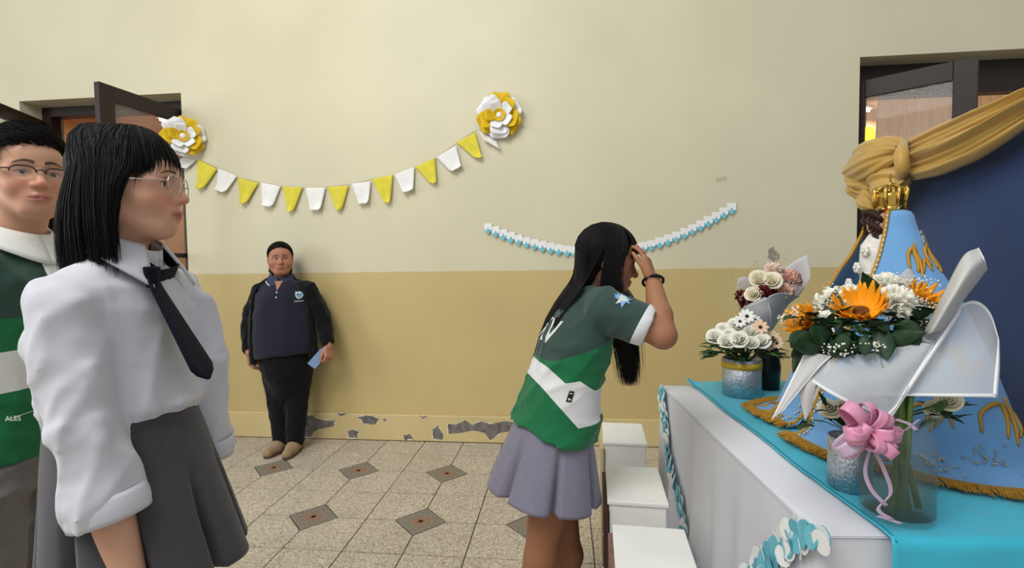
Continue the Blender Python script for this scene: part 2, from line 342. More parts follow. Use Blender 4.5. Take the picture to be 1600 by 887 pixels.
MB().tube([(2.25, WALLY+.55, 2.73), (4.1, WALLY+.55, 2.73)], .012, 8).build('curtain_rod', woodm, ct)
lp = thing('paper_lantern', 'glowing yellow lantern seen past the curtain edge', 'lantern', tuple(WY(1352, 216, WALLY+1.2)))
MB().lathe([(.001, -.09), (.05, -.09), (.075, -.05), (.08, 0), (.075, .05), (.05, .09), (.001, .09)], 16).build('shade', mat('lantern_glow', (255, 205, 40), .6, emit=2.2), lp)
MB().tube([(0, 0, .09), (0, 0, 3.3-lp.location.z)], .004, 6).build('cord', woodm, lp)

# ================================================================== bunting and paper flowers on the wall
yel = mat('yellow_fabric', (222, 208, 66), .85, sheen=.3, var=.08, vscale=20, bump=.25, bscale=350)
wht = mat('white_fabric', (238, 236, 230), .85, sheen=.2, var=.04, vscale=20, bump=.25, bscale=350)
strm = mat('cream_string', (226, 214, 186), .9)
B = [((285, 246), (307, 250), (282, 266), 'w'), ((309, 249), (340, 264), (313, 300), 'y'), ((341, 263), (371, 275), (345, 303), 'w'), ((372, 277), (404, 286), (381, 323), 'y'),
     ((408, 285), (439, 291), (419, 327), 'w'), ((442, 291), (473, 293), (455, 336), 'y'), ((477, 293), (509, 293), (495, 333), 'w'), ((512, 292), (545, 290), (531, 333), 'y'),
     ((549, 287), (580, 283), (570, 323), 'w'), ((581, 280), (614, 273), (608, 322), 'y'), ((616, 273), (648, 261), (640, 304), 'w'), ((649, 261), (680, 246), (681, 291), 'y'),
     ((682, 246), (713, 227), (716, 269), 'w'), ((713, 223), (743, 207), (752, 252), 'y'), ((746, 203), (776, 220), (773, 233), 'w')]
bun = thing('bunting', 'string of yellow and white cloth pennants sagging across the cream wall', 'bunting', tuple(WY(530, 290)))
o0 = np.array(bun.location); yb = WALLY-.012
sp = [WY((a[0]), a[1]-1, yb)-o0 for a, b, c, k in B]+[WY(782, 200, yb)-o0]
sp[0] = WY(280, 236, yb)-o0
MB().tube(bez(sp, 60), .002, 5).build('string', strm, bun)
for i, (a, b, c, k) in enumerate(B):
    A, Bq, Cq = (WY(*a, yb)-o0, WY(*b, yb)-o0, WY(*c, yb)-o0)
    ntip = .42 if k == 'w' else .16
    if i in (0, 14): ntip = .8
    ex = (Bq-A)*ntip*.5
    C0, C1 = Cq-ex, Cq+ex
    ph = random.uniform(0, 6)
    def fn(u, v, A=A, Bq=Bq, C0=C0, C1=C1, ph=ph, k=k):
        p = (A+(Bq-A)*u)*(1-v)+(C0+(C1-C0)*u)*v
        out = .003+.012*math.sin(2.4*u*PI+ph)*v*.6+.035*max(0, v-.62)**1.2*(1.6 if k == 'w' else 1.2)+.012*v
        p = p+np.array([0, -out, 0]); 
        if v > .78: p = p+np.array([0, -.02*(v-.78), (v-.78)*.10])
        return p
    MB().grid(fn, 9, 14).build('pennant', yel if k == 'y' else wht, bun, solid=.0015)
def paper_flower(px, R, seed, label, rz=0., off=.01):
    rr = random.Random(seed); c = WY(px[0], px[1], WALLY-off)
    o = thing('paper_flower', label, 'paper flower', tuple(c), rz, group='paper flowers pinned at the ends of the bunting')
    yp = mat('yellow_card', (226, 188, 30), .7, var=.06, vscale=20); wp = mat('white_card', (240, 240, 240), .7)
    def petal(a, r, wd, tilt, m, y0):
        ca, sa = math.cos(a), math.sin(a); tw = rr.uniform(-.25, .25)
        def fn(u, v):
            l = r*(.16+.84*v); hw = wd*(.35+.65*math.sin(PI*min(1, .12+.62*v)))*(1 if v < .93 else .86); s = (u-.5)*2*hw
            y = -y0-tilt*(v**1.3)*r-.25*hw*((u-.5)*2)**2+tw*s*v+(.05*r if v > .9 else 0)
            return (ca*l-sa*s, y, sa*l+ca*s)
        MB().grid(fn, 7, 8).build('petal', m, o, solid=.0012)
    ph = rr.uniform(0, 1)
    for i in range(6): petal(ph+2*PI*i/6+rr.uniform(-.1, .1), R, R*.46, .18, yp if i % 2 else wp, .004)
    for i in range(5): petal(ph+.5+2*PI*i/5, R*.86, R*.40, .35, wp if i % 2 else yp, .014)
    for i in range(5): petal(ph+.2+2*PI*i/5, R*.60, R*.27, .55, wp if i != 2 else yp, .02)
    for i in range(9): petal(2*PI*i/9, R*.27, R*.1, .7, yp, .026)
    MB().sphere((0, -.04, 0), (.022, .014, .022), 12, 8).build('centre', wp, o)
    return o
paper_flower((287, 214), .150, 3, 'open yellow and white paper flower by the dark glazed double door', .55, .074)
paper_flower((781, 182), .165, 11, 'yellow and white paper flower at the free wall end of the bunting')

# small blue and white paper garland
ga = thing('paper_garland', 'narrow garland of white and light blue paper squares on the wall above the dado', 'garland', tuple(WY(950, 390)))
o0 = np.array(ga.location)
cv = bez([WY(x, y, WALLY-.008)-o0 for x, y in ((757, 355), (800, 372), (850, 386), (900, 394), (950, 394), (1000, 388), (1050, 373), (1100, 350), (1149, 323))], 400)
L_ = np.r_[0, np.cumsum(np.linalg.norm(np.diff(cv, axis=0), axis=1))]; NG = 31
bl = mat('light_blue_paper', (112, 188, 204), .7, var=.06, vscale=30); wl = mat('white_tissue_paper', (236, 236, 232), .8)
MB().tube(cv[::10], .0015, 5).build('string', strm, ga)
for i in range(NG):
    s = L_[-1]*(i+.5)/NG; p = np.array([np.interp(s, L_, cv[:, k]) for k in range(3)]); h = .031+random.uniform(-.002, .002); tl = random.uniform(-.12, .12)
    for nm, mm, dz, dy, sc in (('white_square', wl, .012, -.002, 1.2), ('blue_square', bl, -.016, -.006, .82)):
        g = h*sc; ca, sa = math.cos(tl), math.sin(tl)
        q = [(0, -g), (g, 0), (0, g), (-g, 0)] if nm[0] == 'b' else [(-g*.8, -g*.55), (g*.8, -g*.55), (g*.8, g*.8), (-g*.8, g*.8)]
        V = [(p[0]+x*ca-z*sa, p[1]+dy-.01*(z < 0)*abs(z)/g, p[2]+dz+x*sa+z*ca) for x, z in q]
        MB().add(V, [(0, 1, 2, 3)]).build(nm, mm, ga, smooth=False, solid=.001)
# ================================================================== signed-distance modelling of bodies and clothes
class Field:
    def __init__(s, lo, hi, h):
        s.lo = np.array(lo, float); s.h = h; s.n = np.ceil((np.array(hi)-s.lo)/h).astype(int)+1
        s.ax = [(s.lo[i]+h*np.arange(s.n[i])).astype(np.float32) for i in range(3)]
        s.D = np.full(s.n, .05, np.float32)
    def _sl(s, lo, hi):
        a = np.clip(np.floor((np.array(lo)-s.lo)/s.h).astype(int), 0, s.n); b = np.clip(np.ceil((np.array(hi)-s.lo)/s.h).astype(int)+1, 0, s.n)
        return tuple(slice(int(x), int(y)) for x, y in zip(a, b))
    def pts(s, sl):
        return (s.ax[0][sl[0]][:, None, None], s.ax[1][sl[1]][None, :, None], s.ax[2][sl[2]][None, None, :])
    def _op(s, lo, hi, fn, k, neg=False):
        m = .05+k
        sl = s._sl(np.array(lo)-m, np.array(hi)+m)
        if any(q.stop <= q.start for q in sl): return s
        d = fn(*s.pts(sl)).astype(np.float32); A = s.D[sl]
        if not neg:
            if k > 0: h = np.maximum(k-np.abs(A-d), 0)/k; s.D[sl] = np.minimum(A, d)-h*h*k*.25
            else: s.D[sl] = np.minimum(A, d)
        else:
            d = -d
            if k > 0: h = np.maximum(k-np.abs(A-d), 0)/k; s.D[sl] = np.maximum(A, d)+h*h*k*.25
            else: s.D[sl] = np.maximum(A, d)
        return s
    def cone(s, a, b, ra, rb, k=.02, neg=False):
        a = np.array(a, float); b = np.array(b, float); ab = b-a; L2 = ab@ab+1e-12
        def fn(x, y, z):
            px, py, pz = x-a[0], y-a[1], z-a[2]; t = np.clip((px*ab[0]+py*ab[1]+pz*ab[2])/L2, 0, 1)
            return np.sqrt((px-t*ab[0])**2+(py-t*ab[1])**2+(pz-t*ab[2])**2)-(ra+t*(rb-ra))
        m = max(ra, rb); return s._op(np.minimum(a, b)-m, np.maximum(a, b)+m, fn, k, neg)
    def chain(s, P, r, k=.02, neg=False):
        for i in range(len(P)-1): s.cone(P[i], P[i+1], r[i], r[i+1], k if i == 0 else min(k, .012), neg)
        return s
    def ell(s, c, r, k=.02, A=None, neg=False):
        c = np.array(c, float); r = np.array(r, float); A = np.eye(3) if A is None else np.array(A)
        def fn(x, y, z):
            px, py, pz = x-c[0], y-c[1], z-c[2]
            q = [px*A[0, i]+py*A[1, i]+pz*A[2, i] for i in range(3)]
            k0 = np.sqrt(sum((q[i]/r[i])**2 for i in range(3))); k1 = np.sqrt(sum((q[i]/r[i]**2)**2 for i in range(3)))+1e-9
            return k0*(k0-1)/k1
        m = np.full(3, r.max()); return s._op(c-m, c+m, fn, k, neg)
    def rbox(s, c, hd, A, rnd, k=.01, neg=False):
        c = np.array(c, float); A = np.array(A); hd = np.array(hd, float)
        def fn(x, y, z):
            px, py, pz = x-c[0], y-c[1], z-c[2]
            q = [np.abs(px*A[0, i]+py*A[1, i]+pz*A[2, i])-hd[i]+rnd for i in range(3)]
            return np.sqrt(sum(np.maximum(w, 0)**2 for w in q))+np.minimum(np.maximum(np.maximum(q[0], q[1]), q[2]), 0)-rnd
        m = np.full(3, np.linalg.norm(hd)); return s._op(c-m, c+m, fn, k, neg)
    def tube(s, a, b, U, tab, k=.02, neg=False, flat=True):
        """elliptical tube a->b; U side direction; tab rows (t, ru, rv, offu, offv)"""
        a = np.array(a, float); b = np.array(b, float); L = np.linalg.norm(b-a); e = (b-a)/L
        U = np.array(U, float); U = nrm(U-e*(U@e)); V = np.cross(U, e); T = np.array([list(r)+[0]*(5-len(r)) for r in tab], float)
        def fn(x, y, z):
            px, py, pz = x-a[0], y-a[1], z-a[2]; sx = px*e[0]+py*e[1]+pz*e[2]; t = np.clip(sx/L, 0, 1)
            ru, rv, ou, ov = [np.interp(t, T[:, 0], T[:, i]) for i in (1, 2, 3, 4)]
            u = px*U[0]+py*U[1]+pz*U[2]-ou; v = px*V[0]+py*V[1]+pz*V[2]-ov
            uv = np.sqrt(u*u+v*v)+1e-6; q = np.sqrt((u/ru)**2+(v/rv)**2)+1e-6; d = uv-uv/q
            cap = np.maximum(-sx, sx-L)
            if flat: return np.maximum(d, cap)
            return np.where(cap > 0, np.sqrt(np.maximum(d, 0)**2+cap**2), d)
        m = T[:, 1:3].max()+np.abs(T[:, 3:]).max(); return s._op(np.minimum(a, b)-m, np.maximum(a, b)+m, fn, k, neg)
    def cut(s, p, n):
        """remove the half space on the side of n"""
        p = np.array(p, float); n = nrm(n); x, y, z = s.pts((slice(None),)*3)
        s.D = np.maximum(s.D, ((x-p[0])*n[0]+(y-p[1])*n[1]+(z-p[2])*n[2]).astype(np.float32)); return s
    def disp(s, fn):
        x, y, z = s.pts((slice(None),)*3); m = np.abs(s.D) < .04
        i = np.nonzero(m); P = np.stack([s.ax[0][i[0]], s.ax[1][i[1]], s.ax[2][i[2]]], 1); s.D[m] += fn(P).astype(np.float32); return s
    def mesh(s):
        D = s.D; I = D < 0; n = D.shape
        c = np.zeros(tuple(q-1 for q in n), np.int8)
        for dx in (0, 1):
            for dy in (0, 1):
                for dz in (0, 1): c += I[dx:n[0]-1+dx, dy:n[1]-1+dy, dz:n[2]-1+dz]
        act = (c > 0) & (c < 8); ijk = np.argwhere(act); idx = np.full(act.shape, -1, np.int32); idx[act] = np.arange(len(ijk))
        acc = np.zeros((len(ijk), 3)); cnt = np.zeros(len(ijk))
        cor = [(0, 0, 0), (1, 0, 0), (0, 1, 0), (1, 1, 0), (0, 0, 1), (1, 0, 1), (0, 1, 1), (1, 1, 1)]
        val = [D[ijk[:, 0]+a, ijk[:, 1]+b, ijk[:, 2]+e] for a, b, e in cor]
        for p, q in ((0, 1), (2, 3), (4, 5), (6, 7), (0, 2), (1, 3), (4, 6), (5, 7), (0, 4), (1, 5), (2, 6), (3, 7)):
            a, b = val[p], val[q]; m = (a < 0) != (b < 0); t = np.where(m, a/(a-b+1e-20), 0)
            acc += m[:, None]*(np.array(cor[p])+t[:, None]*(np.array(cor[q])-np.array(cor[p]))); cnt += m
        V = s.lo+s.h*(ijk+acc/np.maximum(cnt, 1)[:, None]); Q = []
        for ax in range(3):
            o = [a for a in range(3) if a != ax]; sl0 = [slice(None)]*3; sl1 = [slice(None)]*3
            sl0[ax] = slice(0, -1); sl1[ax] = slice(1, None)
            for a in o: sl0[a] = slice(1, -1); sl1[a] = slice(1, -1)
            A, B = I[tuple(sl0)], I[tuple(sl1)]; e = np.argwhere(A != B)
            if not len(e): continue
            g = e.copy()
            for a in o: g[:, a] += 1
            def cell(d0, d1):
                h = g.copy(); h[:, o[0]] -= d0; h[:, o[1]] -= d1; return idx[h[:, 0], h[:, 1], h[:, 2]]
            q = np.stack([cell(1, 1), cell(0, 1), cell(0, 0), cell(1, 0)], 1)
            fl = A[tuple(e.T)]
            if ax == 1: fl = ~fl
            q[~fl] = q[~fl][:, ::-1]; Q.append(q)
        Q = np.concatenate(Q); return V, Q
def folds(seed, wl, amp, stretch=None, n=5):
    """cloth creases as a sum of warped waves; stretch = direction the creases run along"""
    r = np.random.default_rng(seed); K = r.normal(size=(n, 3)); 
    if stretch is not None:
        e = nrm(stretch); K = K-np.outer(K@e, e)*.85
    K /= np.linalg.norm(K, axis=1)[:, None]; K *= 2*PI/(wl*r.uniform(.7, 1.7, n))[:, None]; ph = r.uniform(0, 6, n); K2 = r.normal(size=(n, 3))*2*PI/(wl*4)
    def fn(P):
        out = 0
        for i in range(n):
            w = P@K[i]+ph[i]+1.8*np.sin(P@K2[i]+ph[i]*2); mask = .5+.5*np.sin(P@K2[(i+1) % n]+ph[i]); out = out+np.sin(w)*mask
        return amp*out/math.sqrt(n)*1.3
    return fn
def creases(seed, wl, amp, stretch=None, n=6, sharp=3.):
    """sparse sharp-ridged folds"""
    r = np.random.default_rng(seed); K = r.normal(size=(n, 3))
    if stretch is not None:
        e = nrm(stretch); K = K-np.outer(K@e, e)*.9
    K /= np.linalg.norm(K, axis=1)[:, None]; K *= PI/(wl*r.uniform(.8, 2.0, n))[:, None]; ph = r.uniform(0, 6, n); K2 = r.normal(size=(n, 3)); K2 *= 2*PI/(wl*5)/np.linalg.norm(K2, axis=1)[:, None]
    def fn(P):
        out = 0
        for i in range(n):
            w = P@K[i]+ph[i]+1.3*np.sin(P@K2[i]+ph[i]*2)+.5*np.sin(P@K2[(i+2) % n]*2.3); mask = np.clip(.2+1.1*np.sin(P@K2[(i+1) % n]*1.3+ph[i]), 0, 1)
            out = out-(1-np.abs(np.sin(w)))**sharp*mask
        return amp*(out+.25*n*.3)
    return fn
def set_attr(me, name, vals):
    vals = np.asarray(vals, np.float32)
    if vals.ndim == 1: me.attributes.new(name, 'FLOAT', 'POINT').data.foreach_set('value', np.ascontiguousarray(vals))
    else:
        c = np.c_[vals, np.ones(len(vals), np.float32)].astype(np.float32); me.attributes.new(name, 'FLOAT_COLOR', 'POINT').data.foreach_set('color', c.ravel())
def smooth_v(V, Q, it=2, w=.5):
    for _ in range(it):
        S = np.zeros_like(V); c = np.zeros(len(V))
        for a, b in ((0, 1), (1, 2), (2, 3), (3, 0)):
            np.add.at(S, Q[:, a], V[Q[:, b]]); np.add.at(c, Q[:, a], 1); np.add.at(S, Q[:, b], V[Q[:, a]]); np.add.at(c, Q[:, b], 1)
        V = V*(1-w)+w*S/np.maximum(c, 1)[:, None]
    return V
def sdf_obj(name, fld, m, parent, it=1, attr=None):
    V, Q = fld.mesh()
    if it: V = smooth_v(V, Q, it)
    me = fastmesh(V, Q)
    for k, fn in (attr or {}).items(): set_attr(me, k, fn(V))
    return link(name, me, m, parent)
def bvh_of(o):
    me = o.data; return BVHTree.FromPolygons([v.co for v in me.vertices], [tuple(p.vertices) for p in me.polygons])
def strands(P, r, n=3):
    """P (S,N,3) strand paths, r (S,N) radii -> V, Q"""
    S, N, _ = P.shape; T = np.gradient(P, axis=1); T /= np.linalg.norm(T, axis=2)[..., None]+1e-9
    a = np.array([.31, .52, .79]); a = np.where((np.abs(T[:, 0]@a) > .8)[:, None], np.array([.79, -.55, .27]), a); c = np.cross(T[:, 0], a); u = np.zeros_like(P)
    for i in range(N):                                   # carry the frame along each strand
        c = c-T[:, i]*np.sum(c*T[:, i], 1)[:, None]; c /= np.linalg.norm(c, axis=1)[:, None]+1e-9; u[:, i] = c
    w = np.cross(T, u); V = np.zeros((S, N, n, 3))
    for k in range(n): V[:, :, k] = P+r[..., None]*(math.cos(2*PI*k/n)*u+math.sin(2*PI*k/n)*w)
    base = (np.arange(S)[:, None, None]*N+np.arange(N-1)[None, :, None])*n+np.arange(n)[None, None, :]; nx = (np.arange(n)+1) % n-np.arange(n)
    Q = np.stack([base, base+nx, base+nx+n, base+n], -1).reshape(-1, 4); return V.reshape(-1, 3), Q

# ------------------------------------------------------------------ head in its own frame: x to the person's right, y forward, z up, origin between the eyes' height and the ears
def head_mesh(neck, h=.0025, jaw=1., cheek=1., nose=1., tone=(150, 104, 78), lip=(150, 76, 70), male=False, sad=0.):
    f = Field((-.11, -.135, min(neck[2], -.19)), (.11, .135, .14), h)
    f.ell((0, -.012, .035), (.074, .094, .085), .0)
    f.ell((0, .022, -.032), (.060*jaw, .064, .084), .04)
    f.ell((0, .058, .040), (.050, .030, .035), .03)
    f.ell((0, .060, -.094), (.020*jaw, .020, .017), .035)
    for s in (-1, 1):
        f.cone((s*.050*jaw, -.012, -.060), (s*.022*jaw, .055, -.096), .017, .014, .03)
        f.ell((s*.037*jaw, .050, -.032), (.026*cheek, .026, .026), .025)
        f.ell((s*.046, .052, .003), (.020, .020, .014), .02)
        f.cone((s*.012, .083, .019), (s*.042, .070, .020), .0085, .008, .012)
        f.ell((s*.031, .094, -.001), (.020, .020, .0135), .014, neg=True)
        # lids round the eyeball, with an almond slit
        f.ell((s*.031, .0675, -.001), (.0150, .0145, .0140), .006)
        f.ell((s*.0315, .084, -.0018), (.0130, .0150, .0046), .002, neg=True)
        # ear
        A = np.array([[1, 0, 0], [0, math.cos(.25), math.sin(.25)], [0, -math.sin(.25), math.cos(.25)]])
        f.ell((s*.0765, -.014, -.010), (.008, .019, .031), .006, A); f.ell((s*.083, -.009, -.010), (.006, .010, .019), .004, A, neg=True)
    f.cone((0, .083, .010), (0, .103*nose, -.030), .0075, .0105, .012)
    f.ell((0, .101*nose, -.031), (.0105, .0095, .0095), .008)
    for s in (-1, 1):
        f.ell((s*.0115, .089, -.034), (.0085, .0105, .0082), .006); f.ell((s*.006, .0985, -.042), (.0035, .005, .004), .002, neg=True)
    # mouth
    f.ell((0, .071, -.064), (.028, .020, .020), .02)
    f.chain([(-.022, .080, -.066), (-.008, .0905, -.0605), (0, .090, -.0615), (.008, .0905, -.0605), (.022, .080, -.066)], [.003, .0052, .005, .0052, .003], .006)
    f.chain([(-.018, .081, -.0705), (0, .0895, -.0735), (.018, .081, -.0705)], [.004, .0062, .004], .006)
    f.chain([(-.024, .0845, -.0668), (0, .0985, -.0668), (.024, .0845, -.0668)], [.0014]*3, .002, neg=True)
    f.ell((0, .0955, -.084), (.014, .008, .005), .008, neg=True)
    nb = np.array(neck, float)
    f.cone((0, -.028, -.045), nb, .050 if not male else .055, .054 if not male else .060, .03)
    V, Q = f.mesh(); V = smooth_v(V, Q, 1, .4)
    x, y, z = np.abs(V[:, 0]), V[:, 1], V[:, 2]; base = np.array(srgb(*tone)[:3]); C = np.tile(base, (len(V), 1))
    def blend(mask, col): 
        mk = np.clip(mask, 0, 1)[:, None]; C[:] = C*(1-mk)+mk*np.array(srgb(*col)[:3])
    red = tuple(min(255, int(t*k)) for t, k in zip(tone, (1.06, .88, .86)))
    blend(.45*np.exp(-((x-.040)**2+(z+.036)**2)/.0005)*(y > .03), red); blend(.6*np.exp(-(x**2+(z+.032)**2)/.00022)*(y > .08), red)
    lipm = (np.exp(-(((x)/.0225)**4+((z+.0668)/.0098)**4)))*(y > .074)
    blend(lipm*.85, lip)
    # brows
    bz = .0245+.0035*np.sin(np.clip((x-.012)/.036, 0, 1)*PI)-.004*np.clip((x-.030)/.02, 0, 1); th = (.0042 if male else .0032)*np.clip(1.2-(x-.012)/.045, .3, 1)
    blend(.92*(1-np.clip((np.abs(z-bz)-th*.55)/th, 0, 1))*((x > .010) & (x < .050) & (y > .04)), (28, 20, 18))
    # lash line
    ex = (x-.0315)/.0145; uz = -.0018+.0052*np.sqrt(np.clip(1-ex**2, 0, 1)); blend((1-np.clip(np.abs(z-uz-.0006)/.0021, 0, 1))*((np.abs(ex) < 1.05) & (y > .06))*.95, (18, 12, 12))
    return V, Q, C
def eye_mesh(look=(0, 1, 0)):
    b = MB().sphere((0, 0, 0), .0124, 20, 16); V = np.array(b.v); me = pyd(V, b.f)
    c = nrm(look); a = np.degrees(np.arccos(np.clip(V@c/np.linalg.norm(V, axis=1), -1, 1)))
    col = np.where(a[:, None] < 14, np.array(srgb(8, 6, 6)[:3]), np.where(a[:, None] < 31, np.array(srgb(50, 30, 20)[:3]), np.array(srgb(214, 206, 200)[:3]))); set_attr(me, 'Col', col); return me
EYEM = mat('eye_wet', rough=.3, spec=.3, attr='Col')
def frame(fwd, up=(0, 0, 1)):
    """columns: person's right, forward, up"""
    y = nrm(fwd); x = nrm(np.cross(y, up)); return np.stack([x, y, np.cross(x, y)], 1)
def skin_mat(name, tone): return mat(name, tone, .5, attr='Col', sub=.12, spec=.35, bump=.06, bscale=700)
def hand(f, wr, e, n, s, sc=1., curl=(.35, .35, .35, .4), spread=.06, thumb=(.5, .3), k=.008):
    """palm and five fingers. e to the fingers, n out of the BACK of the hand, s to the thumb side"""
    wr = np.array(wr, float); e = nrm(e); n = nrm(np.array(n)-e*(np.array(n)@e)); s = np.cross(e, n)*(1 if np.cross(e, n)@np.array(s) > 0 else -1)
    P = lambda a, b, c: wr+sc*(e*a+s*b+n*c)
    f.rbox(P(.048, 0, 0), np.array((.040, .044, .0135))*sc, np.stack([s, e, n], 1), .012*sc, .012)
    f.ell(P(.030, .022, -.008), np.array((.020, .028, .015))*sc, .012, np.stack([s, e, n], 1))
    for i, (b, L, r) in enumerate(((.029, .070, .0088), (.0095, .079, .0090), (-.010, .073, .0086), (-.0285, .057, .0076))):
        p = P(.084-(.006 if i == 3 else 0)-(.003 if i == 0 else 0), b, 0); a = 0; d0 = nrm(e+s*b/.03*spread); c = curl[i]
        for j, fr in enumerate((.46, .30, .24)):
            a += c*(.7, 1.1, .8)[j]; q = p+sc*L*fr*(d0*math.cos(a)-n*math.sin(a)); f.cone(p, q, sc*r*(1-.07*j), sc*r*(.93-.08*j), k if j == 0 else .002); p = q
    p = P(.022, .030, -.006); d = nrm(e*math.cos(thumb[0]*1.2)+s*math.sin(thumb[0]*1.2)-n*.25)
    for j, L in enumerate((.040, .032, .026)):
        q = p+sc*L*d; f.cone(p, q, sc*(.0125, .0105, .0098)[j], sc*(.0105, .0098, .0078)[j], .010 if j == 0 else .003); p = q; d = nrm(d+thumb[1]*(e*.5-s*.55-n*.35))
    return f
def limb_dir(a, b): return nrm(np.array(b)-np.array(a))
# ================================================================== people: shared builders
def join_pieces(pieces):
    V, Q, C, n = [], [], [], 0
    for v, q, c in pieces: V.append(v); Q.append(q+n); C.append(c); n += len(v)
    return np.concatenate(V), np.concatenate(Q), np.concatenate(C)
def flat_piece(fld, tone, it=1, extra=None):
    V, Q = fld.mesh(); V = smooth_v(V, Q, it, .4); C = np.tile(np.array(srgb(*tone)[:3]), (len(V), 1))
    if extra is not None: C = extra(V, C)
    return V, Q, C
def head_piece(H, A, neck, s=1., **kw):
    nl = (np.array(neck)-H)@A/s; V, Q, C = head_mesh(nl, **kw); return H+s*(V@A.T), Q, C
def add_eyes(parent, H, A, s=1., look=(0, 1, 0)):
    for sx in (-1, 1):
        me = eye_mesh(look); me.transform(Matrix([[*(A[i]*s), float(H[i]+s*(A[i]@np.array((sx*.031, .0672, -.001))))] for i in range(3)]+[[0, 0, 0, 1]])); link('eye', me, EYEM, parent)
def hairmat(): return mat('black_hair', (19, 16, 16), .62, spec=.22)
def hair_cap(H, A, s, cutfn, r=(.084, .104, .095), h=.005, grow=0.):
    f = Field((-.13, -.15, -.16), (.13, .14, .16), h); f.ell((0, -.012, .036), np.array(r)+grow, 0)
    P = f.pts((slice(None),)*3); f.D = np.maximum(f.D, cutfn(*P).astype(np.float32)); f.D = np.ascontiguousarray(f.D)
    V, Q = f.mesh(); V = smooth_v(V, Q, 2); return H+s*(V@A.T), Q
def mesh_join2(parts):
    V, Q, n = [], [], 0
    for v, q in parts: V.append(v); Q.append(q+n); n += len(v)
    return fastmesh(np.concatenate(V), np.concatenate(Q))
def leg_field(f, hip, knee, ankle, th=.078, cf=.052, k=.03):
    f.chain([hip, (np.array(hip)+knee)/2, knee], [th, th*.84, th*.66], k)
    m = np.array(knee)*.65+np.array(ankle)*.35; bk = np.array(knee)*.9+np.array(ankle)*.1
    f.chain([knee, m, ankle], [th*.62, cf, .034], .02); return f
def foot_field(f, ankle, fwd, k=.015):
    a = np.array(ankle, float); fw = nrm(fwd); g = np.array([a[0], a[1], 0])
    f.cone(a, g+fw*-.02+np.array([0, 0, .035]), .036, .034, k); f.cone(g-fw*.035+(0, 0, .033), g+fw*.10+(0, 0, .03), .032, .034, k); f.cone(g+fw*.09+(0, 0, .03), g+fw*.15+(0, 0, .024), .036, .024, k); return f
def shoe(name, ankle, fwd, m, solem, parent, sc=1.):
    """low ankle shoe with a sole"""
    fw = nrm([fwd[0], fwd[1], 0]); g = np.array([ankle[0], ankle[1], 0.]); f = Field(g-.22*sc-np.array([0, 0, 0]), g+.24*sc, .005)
    f.cone(g-fw*.045*sc+(0, 0, .045), g+fw*.07*sc+(0, 0, .045), .040*sc, .044*sc, 0); f.cone(g+fw*.06*sc+(0, 0, .04), g+fw*.165*sc+(0, 0, .033), .047*sc, .036*sc, .03)
    f.cone(g+(0, 0, .05)-fw*.015*sc, g+(0, 0, .115)-fw*.02*sc, .046*sc, .048*sc, .03); f.cone(g+(0, 0, .09)-fw*.02*sc, g+(0, 0, .16)-fw*.02*sc, .036*sc, .04*sc, .004, neg=True); f.cut(g+(0, 0, .014), (0, 0, -1))
    o = sdf_obj(name, f, m, parent, 1); side = np.cross((0, 0, 1), fw); sm = MB()
    pr = [(-.088, .0), (-.08, .028), (-.04, .040), (.03, .041), (.09, .048), (.15, .042), (.19, .024), (.203, 0)]; ring = [g+fw*a*sc+side*b*sc for a, b in pr]+[g+fw*a*sc-side*b*sc for a, b in pr[-2:0:-1]]
    n = len(ring); sm.add([p+np.array((0, 0, .001)) for p in ring]+[p+np.array((0, 0, .019)) for p in ring], [tuple(range(n))[::-1], tuple(range(n, 2*n))]+[(i, (i+1) % n, (i+1) % n+n, i+n) for i in range(n)]); sm.build('sole', solem, o, bevel=.003)
    return o
def pleated_skirt(name, parent, m, c0, c1, U, F, r0, r1, npl=16, depth=.02, z_sag=None, nv=26, na=None, seed=0, box=True, band=.04, bandm=None, flare=1.0, yoke=0.):
    """c0 waist centre, c1 hem centre, U side dir, F front dir, r0/r1 (side, front) radii"""
    c0, c1, U, F = map(lambda q: np.array(q, float), (c0, c1, U, F)); na = na or npl*16; rr = np.random.default_rng(seed); ja = rr.uniform(-.25, .25, npl)
    def fn(u, v):
        k = u*npl; i = int(k) % npl; t = k-int(k); tt = min(1, max(0, t+ja[i]*t*(1-t)))
        a = 2*PI*u; g = v**flare; q = r0*(1-g)+r1*g; op = depth*max(0, (v-yoke)/(1-yoke))**1.1
        # knife/box pleat: a broad outer panel, then a deep narrow return
        w = 1.0 if tt < .78 else (1-math.sin((tt-.78)/.22*PI))
        w += .18*math.sin(tt/.78*PI) if tt < .78 else 0
        rad = 1+(w-1)*op/q.mean()*1.4
        wob = 1+.012*math.sin(3*a+seed)*v+.01*math.sin(7*a+2*seed)*v
        c = c0*(1-v)+c1*v; p = c+U*(math.cos(a)*q[0]*rad*wob)+F*(math.sin(a)*q[1]*rad*wob)
        if z_sag: p = p+np.array((0, 0, z_sag(a, v)))
        return p
    r0 = np.array(r0); r1 = np.array(r1); o = MB().grid(fn, na, nv, True).build(name, m, parent, solid=.003)
    if band:
        up = nrm(c0-c1); MB().grid(lambda u, v: c0+up*(band*.5-band*v)+U*math.cos(2*PI*u)*(r0[0]+.004)+F*math.sin(2*PI*u)*(r0[1]+.004), 64, 4, True).build('waistband', bandm or m, o, solid=.003)
    return o
def decal(me_or_mb, origin, u, v, n, bvh, m, name, parent, lift=.0015, sc=1., start=.12):
    """press a flat 2D mesh on a cloth surface"""
    V = me_or_mb; u, v, n = map(nrm, (u, v, n)); out = []
    for a, b in V[0]:
        p = np.array(origin)+u*a*sc+v*b*sc; h = bvh.ray_cast(Vector(p+n*start), Vector(-n), .4)
        out.append(np.array(h[0])+n*lift if h[0] is not None else p)
    return link(name, pyd(out, V[1], False), m, parent)
